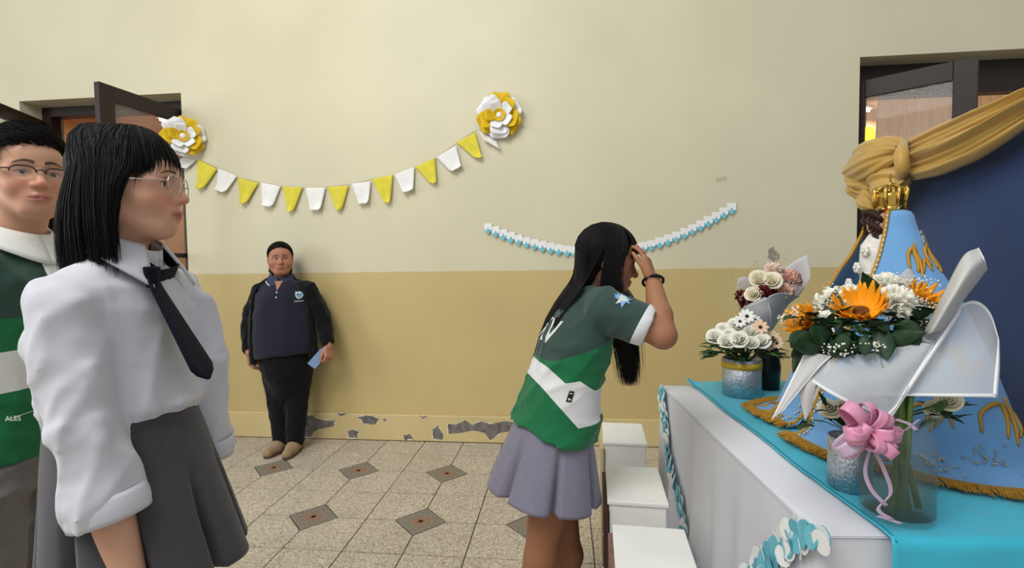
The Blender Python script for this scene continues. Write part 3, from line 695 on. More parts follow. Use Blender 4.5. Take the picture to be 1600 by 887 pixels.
def text2d(txt, size=1., bold=True):
    c = bpy.data.curves.new('t', 'FONT'); c.body = txt; c.size = size; c.align_x = 'CENTER'; c.offset = .012*size if bold else 0; c.resolution_u = 3
    o = bpy.data.objects.new('t', c); COL.objects.link(o); dg = bpy.context.evaluated_depsgraph_get(); me = bpy.data.meshes.new_from_object(o.evaluated_get(dg))
    b = bmesh.new(); b.from_mesh(me); bmesh.ops.triangulate(b, faces=b.faces); bmesh.ops.subdivide_edges(b, edges=[e for e in b.edges if e.calc_length() > .12*size], cuts=3, use_grid_fill=True); bmesh.ops.triangulate(b, faces=b.faces)
    V = [(q.co.x, q.co.y) for q in b.verts]; Fc = [tuple(x.index for x in q.verts) for q in b.faces]; b.free(); bpy.data.objects.remove(o); return V, Fc
def poly2d(pts, sub=2):
    b = bmesh.new(); f = b.faces.new([b.verts.new((x, y, 0)) for x, y in pts]); bmesh.ops.triangulate(b, faces=[f])
    for _ in range(sub): bmesh.ops.subdivide_edges(b, edges=b.edges[:], cuts=1, use_grid_fill=True)
    bmesh.ops.triangulate(b, faces=b.faces[:]); b.verts.index_update(); V = [(q.co.x, q.co.y) for q in b.verts]; Fc = [tuple(x.index for x in q.verts) for q in b.faces]; b.free(); return V, Fc
def ribbon(P, wv, hw, name, m, parent, t=.002, sub=0):
    """flat strip along P with half width hw (scalar/list) across wv (vector or list of vectors)"""
    P = np.array(P, float); n = len(P); hw = np.broadcast_to(np.array(hw, float), (n,)); wv = np.broadcast_to(np.array(wv, float), (n, 3)); b = MB()
    V = []; K = 5
    for i in range(n):
        for j in range(K): V.append(P[i]+wv[i]*hw[i]*(2*j/(K-1)-1))
    b.add(V, [(i*K+j, i*K+j+1, (i+1)*K+j+1, (i+1)*K+j) for i in range(n-1) for j in range(K-1)]); return b.build(name, m, parent, solid=t, sub=sub)
def spectacles(parent, H, A, s, metal, lensm, rim=(.023, .021), round_=True, half=False, rimr=.0012):
    o = bpy.data.objects.new('glasses', None); COL.objects.link(o); o.parent = parent
    T = lambda p: H+s*(A@np.array(p)); ring = {}
    for sx in (-1, 1):
        pts = []
        for i in range(33):
            a = 2*PI*i/32; e = 1 if round_ else .75; cx, cz = math.cos(a), math.sin(a)
            px = math.copysign(abs(cx)**e, cx)*rim[0]; pz = math.copysign(abs(cz)**e, cz)*rim[1]; pts.append((sx*(.0335)+px, .1015-abs(sx*.0335+px)*.12, -.004+pz))
        seg = pts if not half else [p for p in pts[:17]]
        MB().tube([T(p) for p in seg], rimr*s, 6, cap=False).build('rim', metal, o)
        MB().add([T(p) for p in pts[:-1]], [tuple(range(32))]).build('lens', lensm, o, smooth=False)
        MB().tube([T(p) for p in ((sx*(.0335+rim[0]), .094, .003), (sx*.068, .085, .004), (sx*.0765, .03, .004), (sx*.078, -.015, .003), (sx*.076, -.035, -.02))], rimr*1.15*s, 6).build('temple', metal, o)
    MB().tube([T(p) for p in ((-.012, .101, .001), (0, .1055, .005), (.012, .101, .001))], rimr*s, 6).build('bridge', metal, o); return o
# ================================================================== altar table and cloths
T0 = np.array((.482, 2.50, 0.)); tv = nrm((.066, -.998, 0)); tu = np.array((-tv[1], tv[0], 0)); tu = tu if tu[0] > 0 else -tu
TL, TW, TZ0 = 1.346, .84, .745
def Tp(a, b, z): return T0+tu*a+tv*b+np.array((0, 0, z))
tang = math.atan2(tu[1], tu[0])
tb = thing('table', 'folding table hidden under the white cloth and turquoise runner', 'table', tuple(Tp(TW/2, TL/2, 0)), tang)
wd = mat('table_wood', (150, 112, 76), .5, var=.15, vscale=5, stretch=(1, 10, 10))
box('tabletop', (0, 0, TZ0-.015), (TW-.02, TL-.02, .03), wd, tb, .004)
for sx in (-1, 1):
    for sy in (-1, 1): box('leg', (sx*(TW/2-.09), sy*(TL/2-.1), (TZ0-.03)/2), (.04, .04, TZ0-.032), wd, tb, .004)
wc = mat('white_tablecloth', (222, 222, 228), .85, sheen=.1, bump=.12, bscale=600, spec=.2)
def cloth_ring(z, k):
    pts = []; per = [(0, 0, -tu), (0, TL, -tu), (0, TL, tv), (TW, TL, tv), (TW, TL, tu), (TW, 0, tu), (TW, 0, -tv), (0, 0, -tv)]
    for i in range(0, 8, 2):
        a0, b0, n = per[i]; a1, b1, _ = per[i+1]; m = 44 if i in (0, 4) else 26
        for j in range(m):
            t = j/m; s = (a0+(a1-a0)*t)*1.0+(b0+(b1-b0)*t)
            amp = k*(.010+.020*k)*math.sin(PI*min(1, max(0, t*1.0)))**.5
            d = .006+.018*k+amp*(math.sin(s*27+1.5*math.sin(s*7))+.4*math.sin(s*61))
            pts.append(Tp(a0+(a1-a0)*t, b0+(b1-b0)*t, z)+np.array(n)*d)
    return pts
ck = MB(); NR = 12; rings = []
for r in range(NR):
    k = r/(NR-1); rings.append(cloth_ring(TZ0+.004-(TZ0-.015)*k, k))
    if r == 0: rings.append(cloth_ring(TZ0-.004, 0))
n = len(rings[0]); ck.add([p for r in rings for p in r], [(r*n+i, r*n+(i+1) % n, (r+1)*n+(i+1) % n, (r+1)*n+i) for r in range(len(rings)-1) for i in range(n)])
ck.add([p+(lambda q: np.sign(q@tu)*tu*.003*(abs(q@tu) > TW/2)+np.sign(q@tv)*tv*.003*(abs(q@tv) > TL/2))(p-Tp(TW/2, TL/2, 0)) for p in rings[0]], [tuple(range(n))[::-1]])
CLB = BVHTree.FromPolygons(ck.v, ck.f)
tag(ck.build('tablecloth', wc, solid=.0015, off=1), 'plain white cloth hanging to the floor over the altar table', 'tablecloth')
tq = mat('turquoise_satin', (58, 186, 212), .55, sheen=.25, var=.05, vscale=6, bump=.08, bscale=300)
RA = .135
def runner(u, v):
    a = RA+(TW-RA+.01)*u; b = -.05+(TL+.36)*v; z = TZ0+.011
    w = .0016*math.sin(b*38+a*9)+.0012*math.sin(a*45-b*13)
    if b > TL+.03: z -= min(.33, b-TL-.03); b = TL+.034+.012*(.5+.5*math.sin(a*30))*min(1, (v-.83)*9); w = 0
    if b < 0: z += .016*(max(0, 1-(a-RA)/.06))*(1 if b < -.02 else .4)
    lip = .004*math.exp(-((a-RA)/.012)**2)
    return Tp(a+.004*math.sin(b*11), b, z+abs(w)+lip)
rn = MB().grid(runner, 60, 110).build('table_runner', tq, solid=.0015)
tag(rn, 'turquoise satin runner spread over the white tablecloth', 'table runner')
MB().tube([runner(.012, i/60*.84)+np.array((0, 0, .0025)) for i in range(61)], .0016, 5).build('stitched_hem', mat('turquoise_thread', (24, 132, 156), .7), rn)
ZT_ = TZ0+.0155     # top of the cloths

# swag of paper discs across the front of the table
def front_hit(x, y):
    q = ray(x, y); n_ = -tu; return CP+q*(((T0+n_*.03)-CP)@n_/(q@n_))
sw = [front_hit(*p) for p in ((1031, 607), (1034, 640), (1041, 690), (1050, 740), (1061, 790), (1076, 845), (1093, 895), (1120, 930), (1160, 915), (1195, 882), (1222, 850), (1252, 830), (1275, 838))]
sg = thing('disc_garland', 'swag of white and light blue paper discs pinned across the tablecloth front', 'garland', tuple(sw[6]))
cv = bez(np.array(sw)-sw[6], 300); L_ = np.r_[0, np.cumsum(np.linalg.norm(np.diff(cv, axis=0), axis=1))]
disc = MB().lathe([(.0001, .0006), (.026, .0006), (.026, -.0006), (.0001, -.0006)], 14); dme = {k: pyd(disc.v, disc.f, False) for k in 'wb'}
bl = mat('light_blue_paper', (96, 190, 214), .7); wl = mat('white_tissue_paper', (236, 236, 232), .8)
def on_cloth(p, lift, spread=0.):
    """slide a point of the swag along tu until it lies on the hanging cloth"""
    best = 9.
    for a_, z_ in ((0, 0), (1, 0), (-1, 0), (0, 1), (0, -1)):
        o_ = p+sw[6]-tu*.4+tv*a_*spread+np.array((0, 0, z_*spread)); h = CLB.ray_cast(Vector(o_), Vector(tu), .8)
        if h[0] is not None: best = min(best, h[3]-.4)
    return p+tu*(best-lift) if best < 9 else p
cv = np.array([on_cloth(p, .006, .01) for p in cv])
ND = int(L_[-1]/.0085)
Rn = np.stack([tv, (0, 0, 1), -tu], 1)
for i in range(ND):
    s = L_[-1]*(i+.5)/ND; p = np.array([np.interp(s, L_, cv[:, k]) for k in range(3)]); k = 'wbwbb'[i % 5]
    off = (-.030, .004, .030, -.010, .016)[i % 5]
    rot = Matrix(Rn.tolist()).to_euler(); o_ = link('paper_disc', dme[k], wl if k == 'w' else bl, sg, tuple(on_cloth(p+tv*off+np.array((0, 0, random.uniform(-.008, .008))), .013+.0025*(i % 4), .026)))
    o_.rotation_euler = (Matrix(Rn.tolist()) @ Euler((random.uniform(-.3, .3), random.uniform(-.3, .3), 0)).to_matrix()).to_euler()
MB().tube(cv[::6], .0012, 5).build('thread', strm, sg)

# white block seats in a row before the altar
bw = mat('white_painted_board', (236, 235, 230), .6, var=.05, vscale=6, bump=.2, bscale=25)
sides = [mat('beige_board', (196, 180, 140), .6), mat('dark_brown_board', (72, 48, 42), .5, var=.2, vscale=8, stretch=(1, 1, 8)), mat('rosy_speckled_board', (132, 100, 92), .6, var=.35, vscale=90)]
labs = ['white block pedestal standing closest to the baseboard beside the altar table', 'white block pedestal in the middle of the row, with dark brown side board', 'white block pedestal with rosy speckled side board at the open end of the row']
for i, (x0, y0, y1, h, w_) in enumerate(((.184, 2.275, 2.56, .538, .20), (.148, 1.64, 1.935, .572, .20), (.128, 1.16, 1.445, .598, .205))):
    o = thing('block_pedestal', labs[i], 'pedestal', (x0+w_/2, (y0+y1)/2, 0), -.06, group='white block pedestals in a row')
    b = MB().box((0, 0, (h-.012)/2), (w_-.012, y1-y0-.01, h-.012)); b.build('body', bw, o, smooth=False, bevel=.006)
    box('top_slab', (0, 0, h-.008), (w_, y1-y0, .016), bw, o, .004)
    box('side_board', (-w_/2-.004, 0, (h-.03)/2), (.016, y1-y0+.01, h-.03), sides[i], o, .002)
    if i == 1:
        for yy, zz in ((-.12, .44), (-.12, .32), (-.12, .2)): MB().sphere((-w_/2-.014, yy, zz), .006, 8, 6).build('stud', mat('steel_stud', (220, 220, 220), .3, metal=.8), o)

# ================================================================== blue board with gold drape
XB = 1.56
def WXp(x, y, X=XB): q = ray(x, y); return CP+q*(X/q[0])
pf = WXp(1402, 300); YF = float(pf[1])
bd = thing('display_board', 'tall navy blue cloth-covered board standing behind the altar table', 'board', (XB+.02, (YF+.75)/2, 0))
bmt = mat('navy_felt', (38, 60, 104), .95, sheen=.35, var=.06, vscale=3, bump=.25, bscale=500, spec=.1)
box('panel', (0, 0, .94), (.03, YF-.75, 1.80), bmt, bd, .004)
for sy in (-1, 1): box('foot', (.05, sy*((YF-.75)/2-.1), .02), (.34, .05, .038), woodm, bd, .004)
for sy, hh in ((-1, 2.42), (1, 1.86)): box('post', (.035, sy*((YF-.75)/2-.02), hh/2+.02), (.04, .04, hh-.04), woodm, bd, .004)
gold = mat('gold_satin', (192, 154, 76), .42, sheen=.3, spec=.5, var=.08, vscale=8, bump=.05, bscale=60)
dr = thing('gold_drape', 'knotted gold satin drape swept over the top of the blue board', 'drape', tuple(W(1372, 262, 2.42)))
o0 = np.array(dr.location)
# swept part
ax = [WXp(x, y, 1.485) for x, y in ((1392, 250), (1420, 250), (1470, 234), (1530, 208), (1600, 170), (1670, 128))]+[np.array((1.50, 1.12, 2.10)), np.array((1.54, .79, 2.38))]
hwid = [.070, .088, .100, .092, .064, .056, .060, .045]; axs = bez(ax, 60); hws = np.interp(np.linspace(0, 1, 60), np.linspace(0, 1, 8), hwid)
def swag(u, v):
    i = min(59, int(round(v*59))); p = axs[i]; t = nrm(axs[min(59, i+1)]-axs[max(0, i-1)]); n_ = nrm(np.cross(t, (0, 0, 1))); n_ = n_ if n_[0] < 0 else -n_; up_ = np.cross(t, n_); up_ = up_ if up_[2] > 0 else -up_
    a = (u-.5)*2; h = hws[i]
    rid = .020*math.sin(a*7.5+1.2*math.sin(v*4)+v*1.5)+.012*math.sin(a*15+3*v)+.006*math.sin(a*29-6*v)
    return p+up_*a*h+n_*(h*.42*math.sqrt(max(0, 1-a*a))+rid*(1-a**4)*min(1, .45+v*1.2))-o0
MB().grid(swag, 46, 60).build('swept_cloth', gold, dr, solid=.002)
# knotted rosette of crumpled loops
def puff(p0, p1, r, seed, nf=7, amp=.16):
    """one gathered satin loop from p0 to p1"""
    rr = random.Random(seed); ph = [rr.uniform(0, 6) for _ in range(6)]; p0 = np.array(p0); p1 = np.array(p1); d = nrm(p1-p0); a = nrm(np.cross(d, (.2, .3, .9))); b = np.cross(d, a); L = np.linalg.norm(p1-p0)
    def fn(u, v):
        th = 2*PI*u; e = math.sin(PI*(.004+.992*v))**.55; w = nf*th+ph[0]+2.2*math.sin(PI*v+ph[1])+1.2*math.sin(2*th+ph[2])
        k = 1+amp*(.6*math.sin(w)-abs(math.sin(w*.5+ph[3])))*(.5+.5*math.sin(PI*v))+.14*math.sin(2*th+ph[4]+4*v)+.05*math.sin(13*th+ph[5]+7*v)
        return p0+d*L*(v+.06*math.sin(3*th+ph[1]))+(a*math.cos(th)+b*math.sin(th))*r*e*k-o0
    return MB().grid(fn, 84, 34, True).build('satin_loop', gold, dr)
K = lambda x, y, X=1.44: WXp(x, y, X)
for i, (q0, q1, r, nf) in enumerate(((K(1322, 268), K(1406, 238, 1.43), .078, 6), (K(1336, 244, 1.47), K(1410, 226, 1.46), .060, 5), (K(1366, 286, 1.42), K(1412, 280, 1.43), .070, 6), (K(1326, 278), K(1362, 292), .052, 6), (K(1346, 300), K(1370, 326), .050, 6), (K(1372, 296), K(1392, 318), .046, 5), (K(1330, 290), K(1350, 306), .040, 6))): puff(q0, q1, r, i+3, nf)
MB().tube([WXp(1408, 282, 1.44)-o0, WXp(1410, 262, 1.40)-o0, WXp(1408, 240, 1.40)-o0, WXp(1412, 222, 1.45)-o0], [.016, .026, .026, .014], 12).build('satin_loop', gold, dr)
# ================================================================== robed statue on the altar
SB = np.array((1.10, 1.80, ZT_)); HM = .775          # base point, height of the mantle
st = thing('statue', 'robed statue in light blue mantle with gold embroidery and golden crown', 'statue', tuple(SB))
mb = mat('light_blue_velvet', (112, 164, 214), .75, sheen=.35, var=.04, vscale=10, bump=.12, bscale=400, spec=.2)
gt = mat('gold_thread', (196, 148, 58), .45, metal=.4, bump=.5, bscale=500)
sq = mat('sequins', (222, 214, 196), .2, metal=.8)
# hem outline on the table, angle from +X
_hp = [(-.335, -.035), (-.285, -.23), (-.17, -.335), (-.04, -.415), (.10, -.455), (.22, -.42), (.27, -.25), (.26, 0), (.26, .22), (.16, .37), (-.02, .40), (-.20, .39), (-.34, .315), (-.335, .16), (-.30, .045)]
_ha = np.unwrap([math.atan2(y, x) for x, y in _hp]); _hr = np.array([math.hypot(x, y) for x, y in _hp])
_A0, _A1 = _ha[0], _ha[-1]
def mantle(u, s):
    """u 0..1 round the open mantle (near front edge -> back -> far front edge); s 0 at the head, 1 at the hem"""
    tm_ = (_A0+_A1)/2; th = tm_+(u-.5)*(_A1-_A0)*np.interp(s, [0, .1, .5, .85, 1], [.74, .76, .88, .98, 1.]); R_ = np.interp(th, _ha, _hr)
    g = np.interp(s, [0, .05, .12, .22, .41, .60, .80, .90, 1], [.0, .05, .09, .17, .39, .54, .66, .76, 1.0]); z = np.interp(s, [0, .04, .80, .90, .94, 1], [1, .985, .20, .055, .012, .004])*HM
    r0 = .042*math.sqrt(min(1, s/.05)); r = r0+(R_-.042)*g
    fold = (math.sin(u*40+1.3*math.sin(u*11))*.5+math.sin(u*23+1)*.6)*min(1, s*1.3)*(1 if s < .85 else max(.25, (1-s)/.15))
    r *= 1+.085*fold*min(s, .8)*(1 if s < .9 else .5)
    if s > .9: z += .006*(1+math.sin(u*47))*(1-abs(s-.95)/.05*.6)
    return np.array((r*math.cos(th), r*math.sin(th), z+(.002 if s > .9 else 0)))
MB().grid(lambda u, v: mantle(u, v), 220, 70).build('mantle', mb, st, solid=.004)
def msurf(u, s, off=.005):
    p = mantle(u, s); a = mantle(u+.004, s)-p; b = mantle(u, min(1, s+.01))-mantle(u, s-.01); n_ = np.cross(a, b); n_ = n_/(np.linalg.norm(n_)+1e-9)
    c = np.array((0, 0, p[2])); 
    if n_@(p-c)+n_[2]*.3 < 0: n_ = -n_
    return p+n_*off
def embroider(pts, w, name='embroidery', m=gt, n=16):
    P_ = bez([(a, b, 0) for a, b in pts], n); MB().tube([msurf(a, b, .004) for a, b, _ in P_], [w*(.45+.55*math.sin(PI*(i+.8)/(n+.6))) for i in range(n)], 7).build(name, m, st)
# which u faces the camera: near the start of the outline
for u0, s0, k in ((.19, .25, 1.1), (.275, .24, 1.), (.24, .62, 1.1), (.44, .62, 1.), (.13, .93, 1.), (.30, .80, 1.1), (.42, .86, 1.), (.93, .95, 1.), (.20, .80, .8), (.52, .74, 1.1), (.36, .92, .8)):
    du, ds = .034*k, .050*k
    embroider([(u0-du, s0+ds*.5), (u0-du*.9, s0-ds*.6), (u0-du*.2, s0-ds), (u0, s0-ds*.1), (u0-du*.2, s0+ds*.7)], .006*k)
    embroider([(u0+du*.1, s0+ds), (u0+du*.25, s0), (u0+du*.1, s0-ds*1.4)], .0055*k); embroider([(u0+du*.3, s0+ds*.7), (u0+du*.9, s0-ds*.2), (u0+du*1.2, s0+ds*.6)], .005*k)
rg = np.random.default_rng(3)
for u0, s0 in ((.29, .16), (.20, .92), (.31, .93), (.46, .94), (.56, .92), (.26, .88)):
    b = MB()
    for _ in range(26): b.sphere(msurf(u0+rg.normal(0, .012), min(.985, s0+rg.normal(0, .013)), .006), rg.uniform(.0025, .0055), 6, 4)
    o = b.build('sequin_spray', sq, st, smooth=False); o['kind'] = 'stuff'
# gold braid down both open front edges, beads along the hem, fringe on the table
for u0 in (.006, .994):
    MB().tube([msurf(u0, s, .003) for s in np.linspace(.03, .985, 50)], .0065, 8).build('front_braid', gt, st)
    b = MB()
    for s in np.linspace(.06, .97, 46): b.sphere(msurf(u0+(.012 if u0 < .5 else -.012)*(.25+s), s, .006), .0052, 6, 4)
    o = b.build('bead_trim', sq, st); o['kind'] = 'stuff'
MB().tube([msurf(u, .985, .004) for u in np.linspace(.0, 1, 160)], .007, 7).build('hem_braid', gt, st)
S = 2600; PT = np.zeros((S, 6, 3)); uu = rg.uniform(0, 1, S)
for i in range(S):
    p = mantle(uu[i], .99); d = nrm([p[0], p[1], 0]); d = nrm(d+np.array((rg.normal(0, .35), rg.normal(0, .35), 0))); L = rg.uniform(.028, .05)
    for j in range(6): t = j/5; PT[i, j] = p+d*L*t+np.array((0, 0, .011*math.sin(PI*min(1, t*1.2))*(1-t)+.0035-.003*t+.004*rg.random()))
V, Q = strands(PT, np.full((S, 6), .0016)); fr = link('fringe', fastmesh(V, Q), gt, st); fr['kind'] = 'stuff'
# dress under the mantle, seen at the open front (towards -X), and the head
dm = mat('ivory_lace', (232, 228, 220), .8, var=.12, vscale=60, bump=.6, bscale=120)
MB().lathe([(.20, .004), (.185, .12), (.12, .30), (.078, .45), (.052, .54), (.055, .60), (.052, .655), (.024, .70), (.022, .72)], 40, (-.035, 0, 0)).build('dress', dm, st)
for k in range(5): MB().tube([np.array((-.03, 0, .16+.10*k))+np.array((math.cos(a), math.sin(a), 0))*(np.interp(.16+.10*k, [.12, .30, .45, .54, .60], [.187, .122, .080, .055, .058])) for a in np.linspace(PI*.55, PI*1.45, 26)], .006, 6).build('lace_band', gt if k % 2 else dm, st)
skn = mat('statue_complexion', (214, 168, 142), .45)
hd = Field((-.12, -.1, .62), (.08, .1, .85), .004); hd.ell((-.032, 0, .735), (.036, .031, .044), 0); hd.ell((-.053, 0, .715), (.017, .017, .021), .02); hd.cone((-.066, 0, .735), (-.072, 0, .726), .004, .005, .006); hd.cone((-.03, 0, .72), (-.03, 0, .66), .018, .02, .02)
for s in (-1, 1): hd.ell((-.070, s*.013, .742), (.008, .009, .006), .005, neg=True)
sdf_obj('head', hd, skn, st, 1)
hm_ = mat('dark_brown_curls', (58, 38, 30), .6, spec=.3)
for s in (-1, 1):
    for k in range(4):
        P_ = [np.array((-.052-.008*k+.005*math.cos(t*2.2+k), s*(.026-.004*k)+.005*math.sin(t*2.2+k), .772-.013*t)) for t in np.linspace(0, 8-k, 40)]; MB().tube(P_, [.007]*34+[.006, .006, .005, .004, .003, .002], 7).build('curl', hm_, st)
for k in range(7):                                                    # flowers pinned on the dress front
    b = MB(); c = np.array((-.088-.018*k, -.022+.012*(k % 3), .635-.055*k))
    for j in range(6): b.sphere(c+np.array((-.004, .011*math.cos(j*1.05), .011*math.sin(j*1.05))), (.006, .009, .009), 8, 5)
    b.sphere(c+np.array((-.010, 0, 0)), .006, 6, 4); b.build('rosette', dm, st)
# crown
cg = mat('polished_gold', (214, 172, 84), .2, metal=1.); zc = HM-.012; cr = bpy.data.objects.new('crown', None); COL.objects.link(cr); cr.parent = st; cr.location = (-.004, 0, zc); cr.scale = (.86, .86, .86)
MB().lathe([(.046, 0), (.050, .002), (.050, .024), (.046, .026), (.045, .0)], 32).build('band', cg, cr)
MB().lathe([(.046, .026), (.049, .06), (.052, .078), (.054, .078), (.051, .058), (.048, .026)], 32).build('open_basket', cg, cr)
for k in range(8):
    a = 2*PI*k/8; p = lambda r, z: np.array((r*math.cos(a), r*math.sin(a), z)); MB().tube([p(.049, .012), p(.052, .05), p(.056, .084), p(.052, .100)], [.006, .008, .009, .003], 7).build('spire', cg, cr); MB().sphere(p(.052, .013), .0055, 8, 6).build('jewel', mat('red_jewel', (150, 30, 40), .1) if k % 2 else sq, cr)
for k in range(4):
    a = PI*k/4+.2; MB().tube([(.058*math.cos(a)*t, .058*math.sin(a)*t, .078+.03*(1-t*t)) for t in np.linspace(-1, 1, 13)], .0035, 6).build('arch', cg, cr)
MB().sphere((0, 0, .112), .009, 10, 8).build('orb', cg, cr); MB().box((0, 0, .134), (.005, .006, .036)).box((0, 0, .138), (.005, .024, .006)).build('cross', cg, cr, smooth=False, bevel=.001)
# ================================================================== flowers
def basis(n, up=(0, 0, 1)):
    n = nrm(n); a = nrm(np.cross(up, n)) if abs(n[2]) < .95 else np.array((1., 0, 0)); return a, np.cross(n, a), n
def part_empty(name, parent): o = bpy.data.objects.new(name, None); COL.objects.link(o); o.parent = parent; return o
def rose(parent, c, n, r, m, seed=0, name='rose'):
    """spiral of cupped petals, one mesh"""
    a, b_, n = basis(n); rr = random.Random(seed); mb_ = MB()
    for L, (np_, rad, h, op) in enumerate(((2, .22, .80, .0), (3, .45, .86, .10), (4, .70, .80, .22), (5, .92, .62, .45))):
        for k in range(np_):
            t0 = 2*PI*k/np_+L*.7+rr.uniform(-.1, .1); wdt = 2*PI/np_*.72
            def fn(u, v, t0=t0, rad=rad, h=h*rr.uniform(.85, 1.1), op=op*rr.uniform(.6, 1.6), wdt=wdt):
                th = t0+(u-.5)*2*wdt*(.55+.45*math.sin(PI*min(1, .25+.6*v))); q = r*rad*(.35+.65*v**.7)*(1+op*.35*v*v); z = r*(h*v*(1-.25*op*v*v)-.15+.10*(1-((u-.5)*2)**2)*v-(.22*op*v**3))
                return np.array(c)+a*math.cos(th)*q+b_*math.sin(th)*q+n*z
            mb_.grid(fn, 7, 6)
    return mb_.build(name, m, parent, solid=.0008)
def ruffle(parent, c, n, r, m, seed=0, name='carnation', cnt=46):
    """dense frilled head"""
    a, b_, n = basis(n); rr = random.Random(seed); mb_ = MB()
    for k in range(cnt):
        th = rr.uniform(0, 2*PI); ph = math.acos(1-rr.random()*.95); d = a*math.cos(th)*math.sin(ph)+b_*math.sin(th)*math.sin(ph)+n*math.cos(ph)*.8; s1 = nrm(np.cross(d, (rr.random(), rr.random(), rr.random()+.1))); w = r*.42; f0 = rr.uniform(0, 6)
        mb_.grid(lambda u, v: np.array(c)+d*r*(.35+.62*v)+s1*(u-.5)*2*w*(.3+.7*v)+np.cross(d, s1)*r*.09*math.sin(u*11+f0)*v, 7, 4)
    return mb_.build(name, m, parent, solid=.0006)
def leaf2(parent, p, d, L, w, m, curl=.5, seed=0, name='leaf', side=None):
    d = nrm(d); s = nrm(np.cross(d, (0, 0, 1))+1e-6) if side is None else nrm(side); n_ = np.cross(s, d); f0 = random.Random(seed).uniform(0, 6)
    def fn(u, v):
        h = w*math.sin(PI*min(1, .06+.94*v)**.75)*(1-.15*v); x = (u-.5)*2
        return np.array(p)+d*L*v*(1-.15*curl*v)+s*x*h+n_*(.28*h*x*x-curl*L*.45*v*v+.10*h*math.sin(v*13+f0)*abs(x))
    return MB().grid(fn, 7, 10).build(name, m, parent, solid=.0006)
def sunflower(parent, c, n, r, m, seed=0, npet=17, cup=.35):
    o = part_empty('sunflower', parent); a, b_, n = basis(n); rr = random.Random(seed)
    for L in range(2):
        for k in range(npet):
            th = 2*PI*(k+.5*L)/npet+rr.uniform(-.08, .08); e = a*math.cos(th)+b_*math.sin(th); s = -a*math.sin(th)+b_*math.cos(th); ln = r*rr.uniform(.85, 1.12)*(1-.1*L); cu = cup*rr.uniform(.6, 1.5)+.25*L; tw = rr.uniform(-.5, .5)
            def fn(u, v):
                x = (u-.5)*2; h = r*.19*math.sin(PI*min(1, .14+.80*v)); return np.array(c)+e*(r*.30+(ln-r*.30)*v)+s*x*h+n*(cu*ln*v*v*.9+.06*r*L-.3*h*x*x+tw*x*h*v)
            MB().grid(fn, 5, 7).build('petal', m, o, solid=.0006)
    MB().sphere(c-n*.004, np.array((1, 1, 1))*r*.30, 16, 10).build('disc', mat('sunflower_disc', (112, 70, 22), .9, var=.4, vscale=120, bump=1., bscale=220), o)
    return o
def daisy(parent, c, n, r, m, cm, npet=9):
    o = part_empty('daisy', parent); a, b_, n = basis(n)
    for k in range(npet):
        th = 2*PI*k/npet; e = a*math.cos(th)+b_*math.sin(th); s = -a*math.sin(th)+b_*math.cos(th)
        MB().grid(lambda u, v: np.array(c)+e*r*(.12+.88*v)+s*(u-.5)*2*r*.30*math.sin(PI*min(1, .2+.7*v))+n*r*(.12*v-.1*(u-.5)**2), 4, 5).build('petal', m, o, solid=.0005)
    MB().sphere(c+n*.003, r*.22, 8, 6).build('eye', cm, o); return o
def breath(parent, pts, m, r=(.0018, .0034), name='babys_breath'):
    b = MB()
    for p in pts:
        q = random.uniform(*r)
        b.sphere(p, q, 5, 4)
    o = b.build(name, m, parent); o['kind'] = 'stuff'; return o
def paper(parent, rows, m, name='wrapping_paper', border=None, bm=None, nu=22, nv=18, curve=0., th=.0006, dref=None, edges='ublr'):
    """rows: two or more lists of (px, py, depth): a curved sheet through these points"""
    o0 = np.array(parent.location); rr = [bez([W(*q)-o0 for q in r], nu) for r in rows]; cols = [bez([r[i] for r in rr], nv) for i in range(nu)]; G = np.array(cols)  # (nu,nv,3)
    b = MB(); b.add([G[i, j] for j in range(nv) for i in range(nu)], [(j*nu+i, j*nu+i+1, (j+1)*nu+i+1, (j+1)*nu+i) for j in range(nv-1) for i in range(nu-1)]); o = b.build(name, m, parent, solid=th)
    if border:
        for e, ln, inn in (('u', G[:, 0], G[:, 1:].swapaxes(0, 1)), ('b', G[:, -1], G[:, -2::-1].swapaxes(0, 1)), ('l', G[0], G[1:]), ('r', G[-1], G[-2::-1])):
            if e not in edges: continue
            V = []
            for i in range(len(ln)):
                d = inn[2][i]-ln[i]; d = d/(np.linalg.norm(d)+1e-9); V += [ln[i], ln[i]+d*border]
            c = MB(); c.add(V, [(2*i, 2*i+2, 2*i+3, 2*i+1) for i in range(len(ln)-1)]); c.build('paper_border', bm, o, solid=.0022)
    return o
def translucent(name, col, alpha, rough=.5): return mat(name, col, rough, alpha=alpha, spec=.3)
frost = translucent('frosted_wrap', (224, 228, 232), .50); bord = mat('white_wrap_border', (244, 244, 246), .5)
lfm = mat('dark_green_leaf', (36, 62, 34), .5, var=.3, vscale=30, spec=.4); lf2 = mat('fresh_green_leaf', (70, 104, 48), .5, var=.25, vscale=30)
wr = mat('white_petal', (244, 242, 228), .7, sub=.0); cream = mat('cream_petal', (240, 232, 204), .7); stemm = mat('green_stem', (74, 98, 40), .5, var=.2, vscale=20)
bbm = mat('tiny_white_blossom', (242, 240, 226), .8)

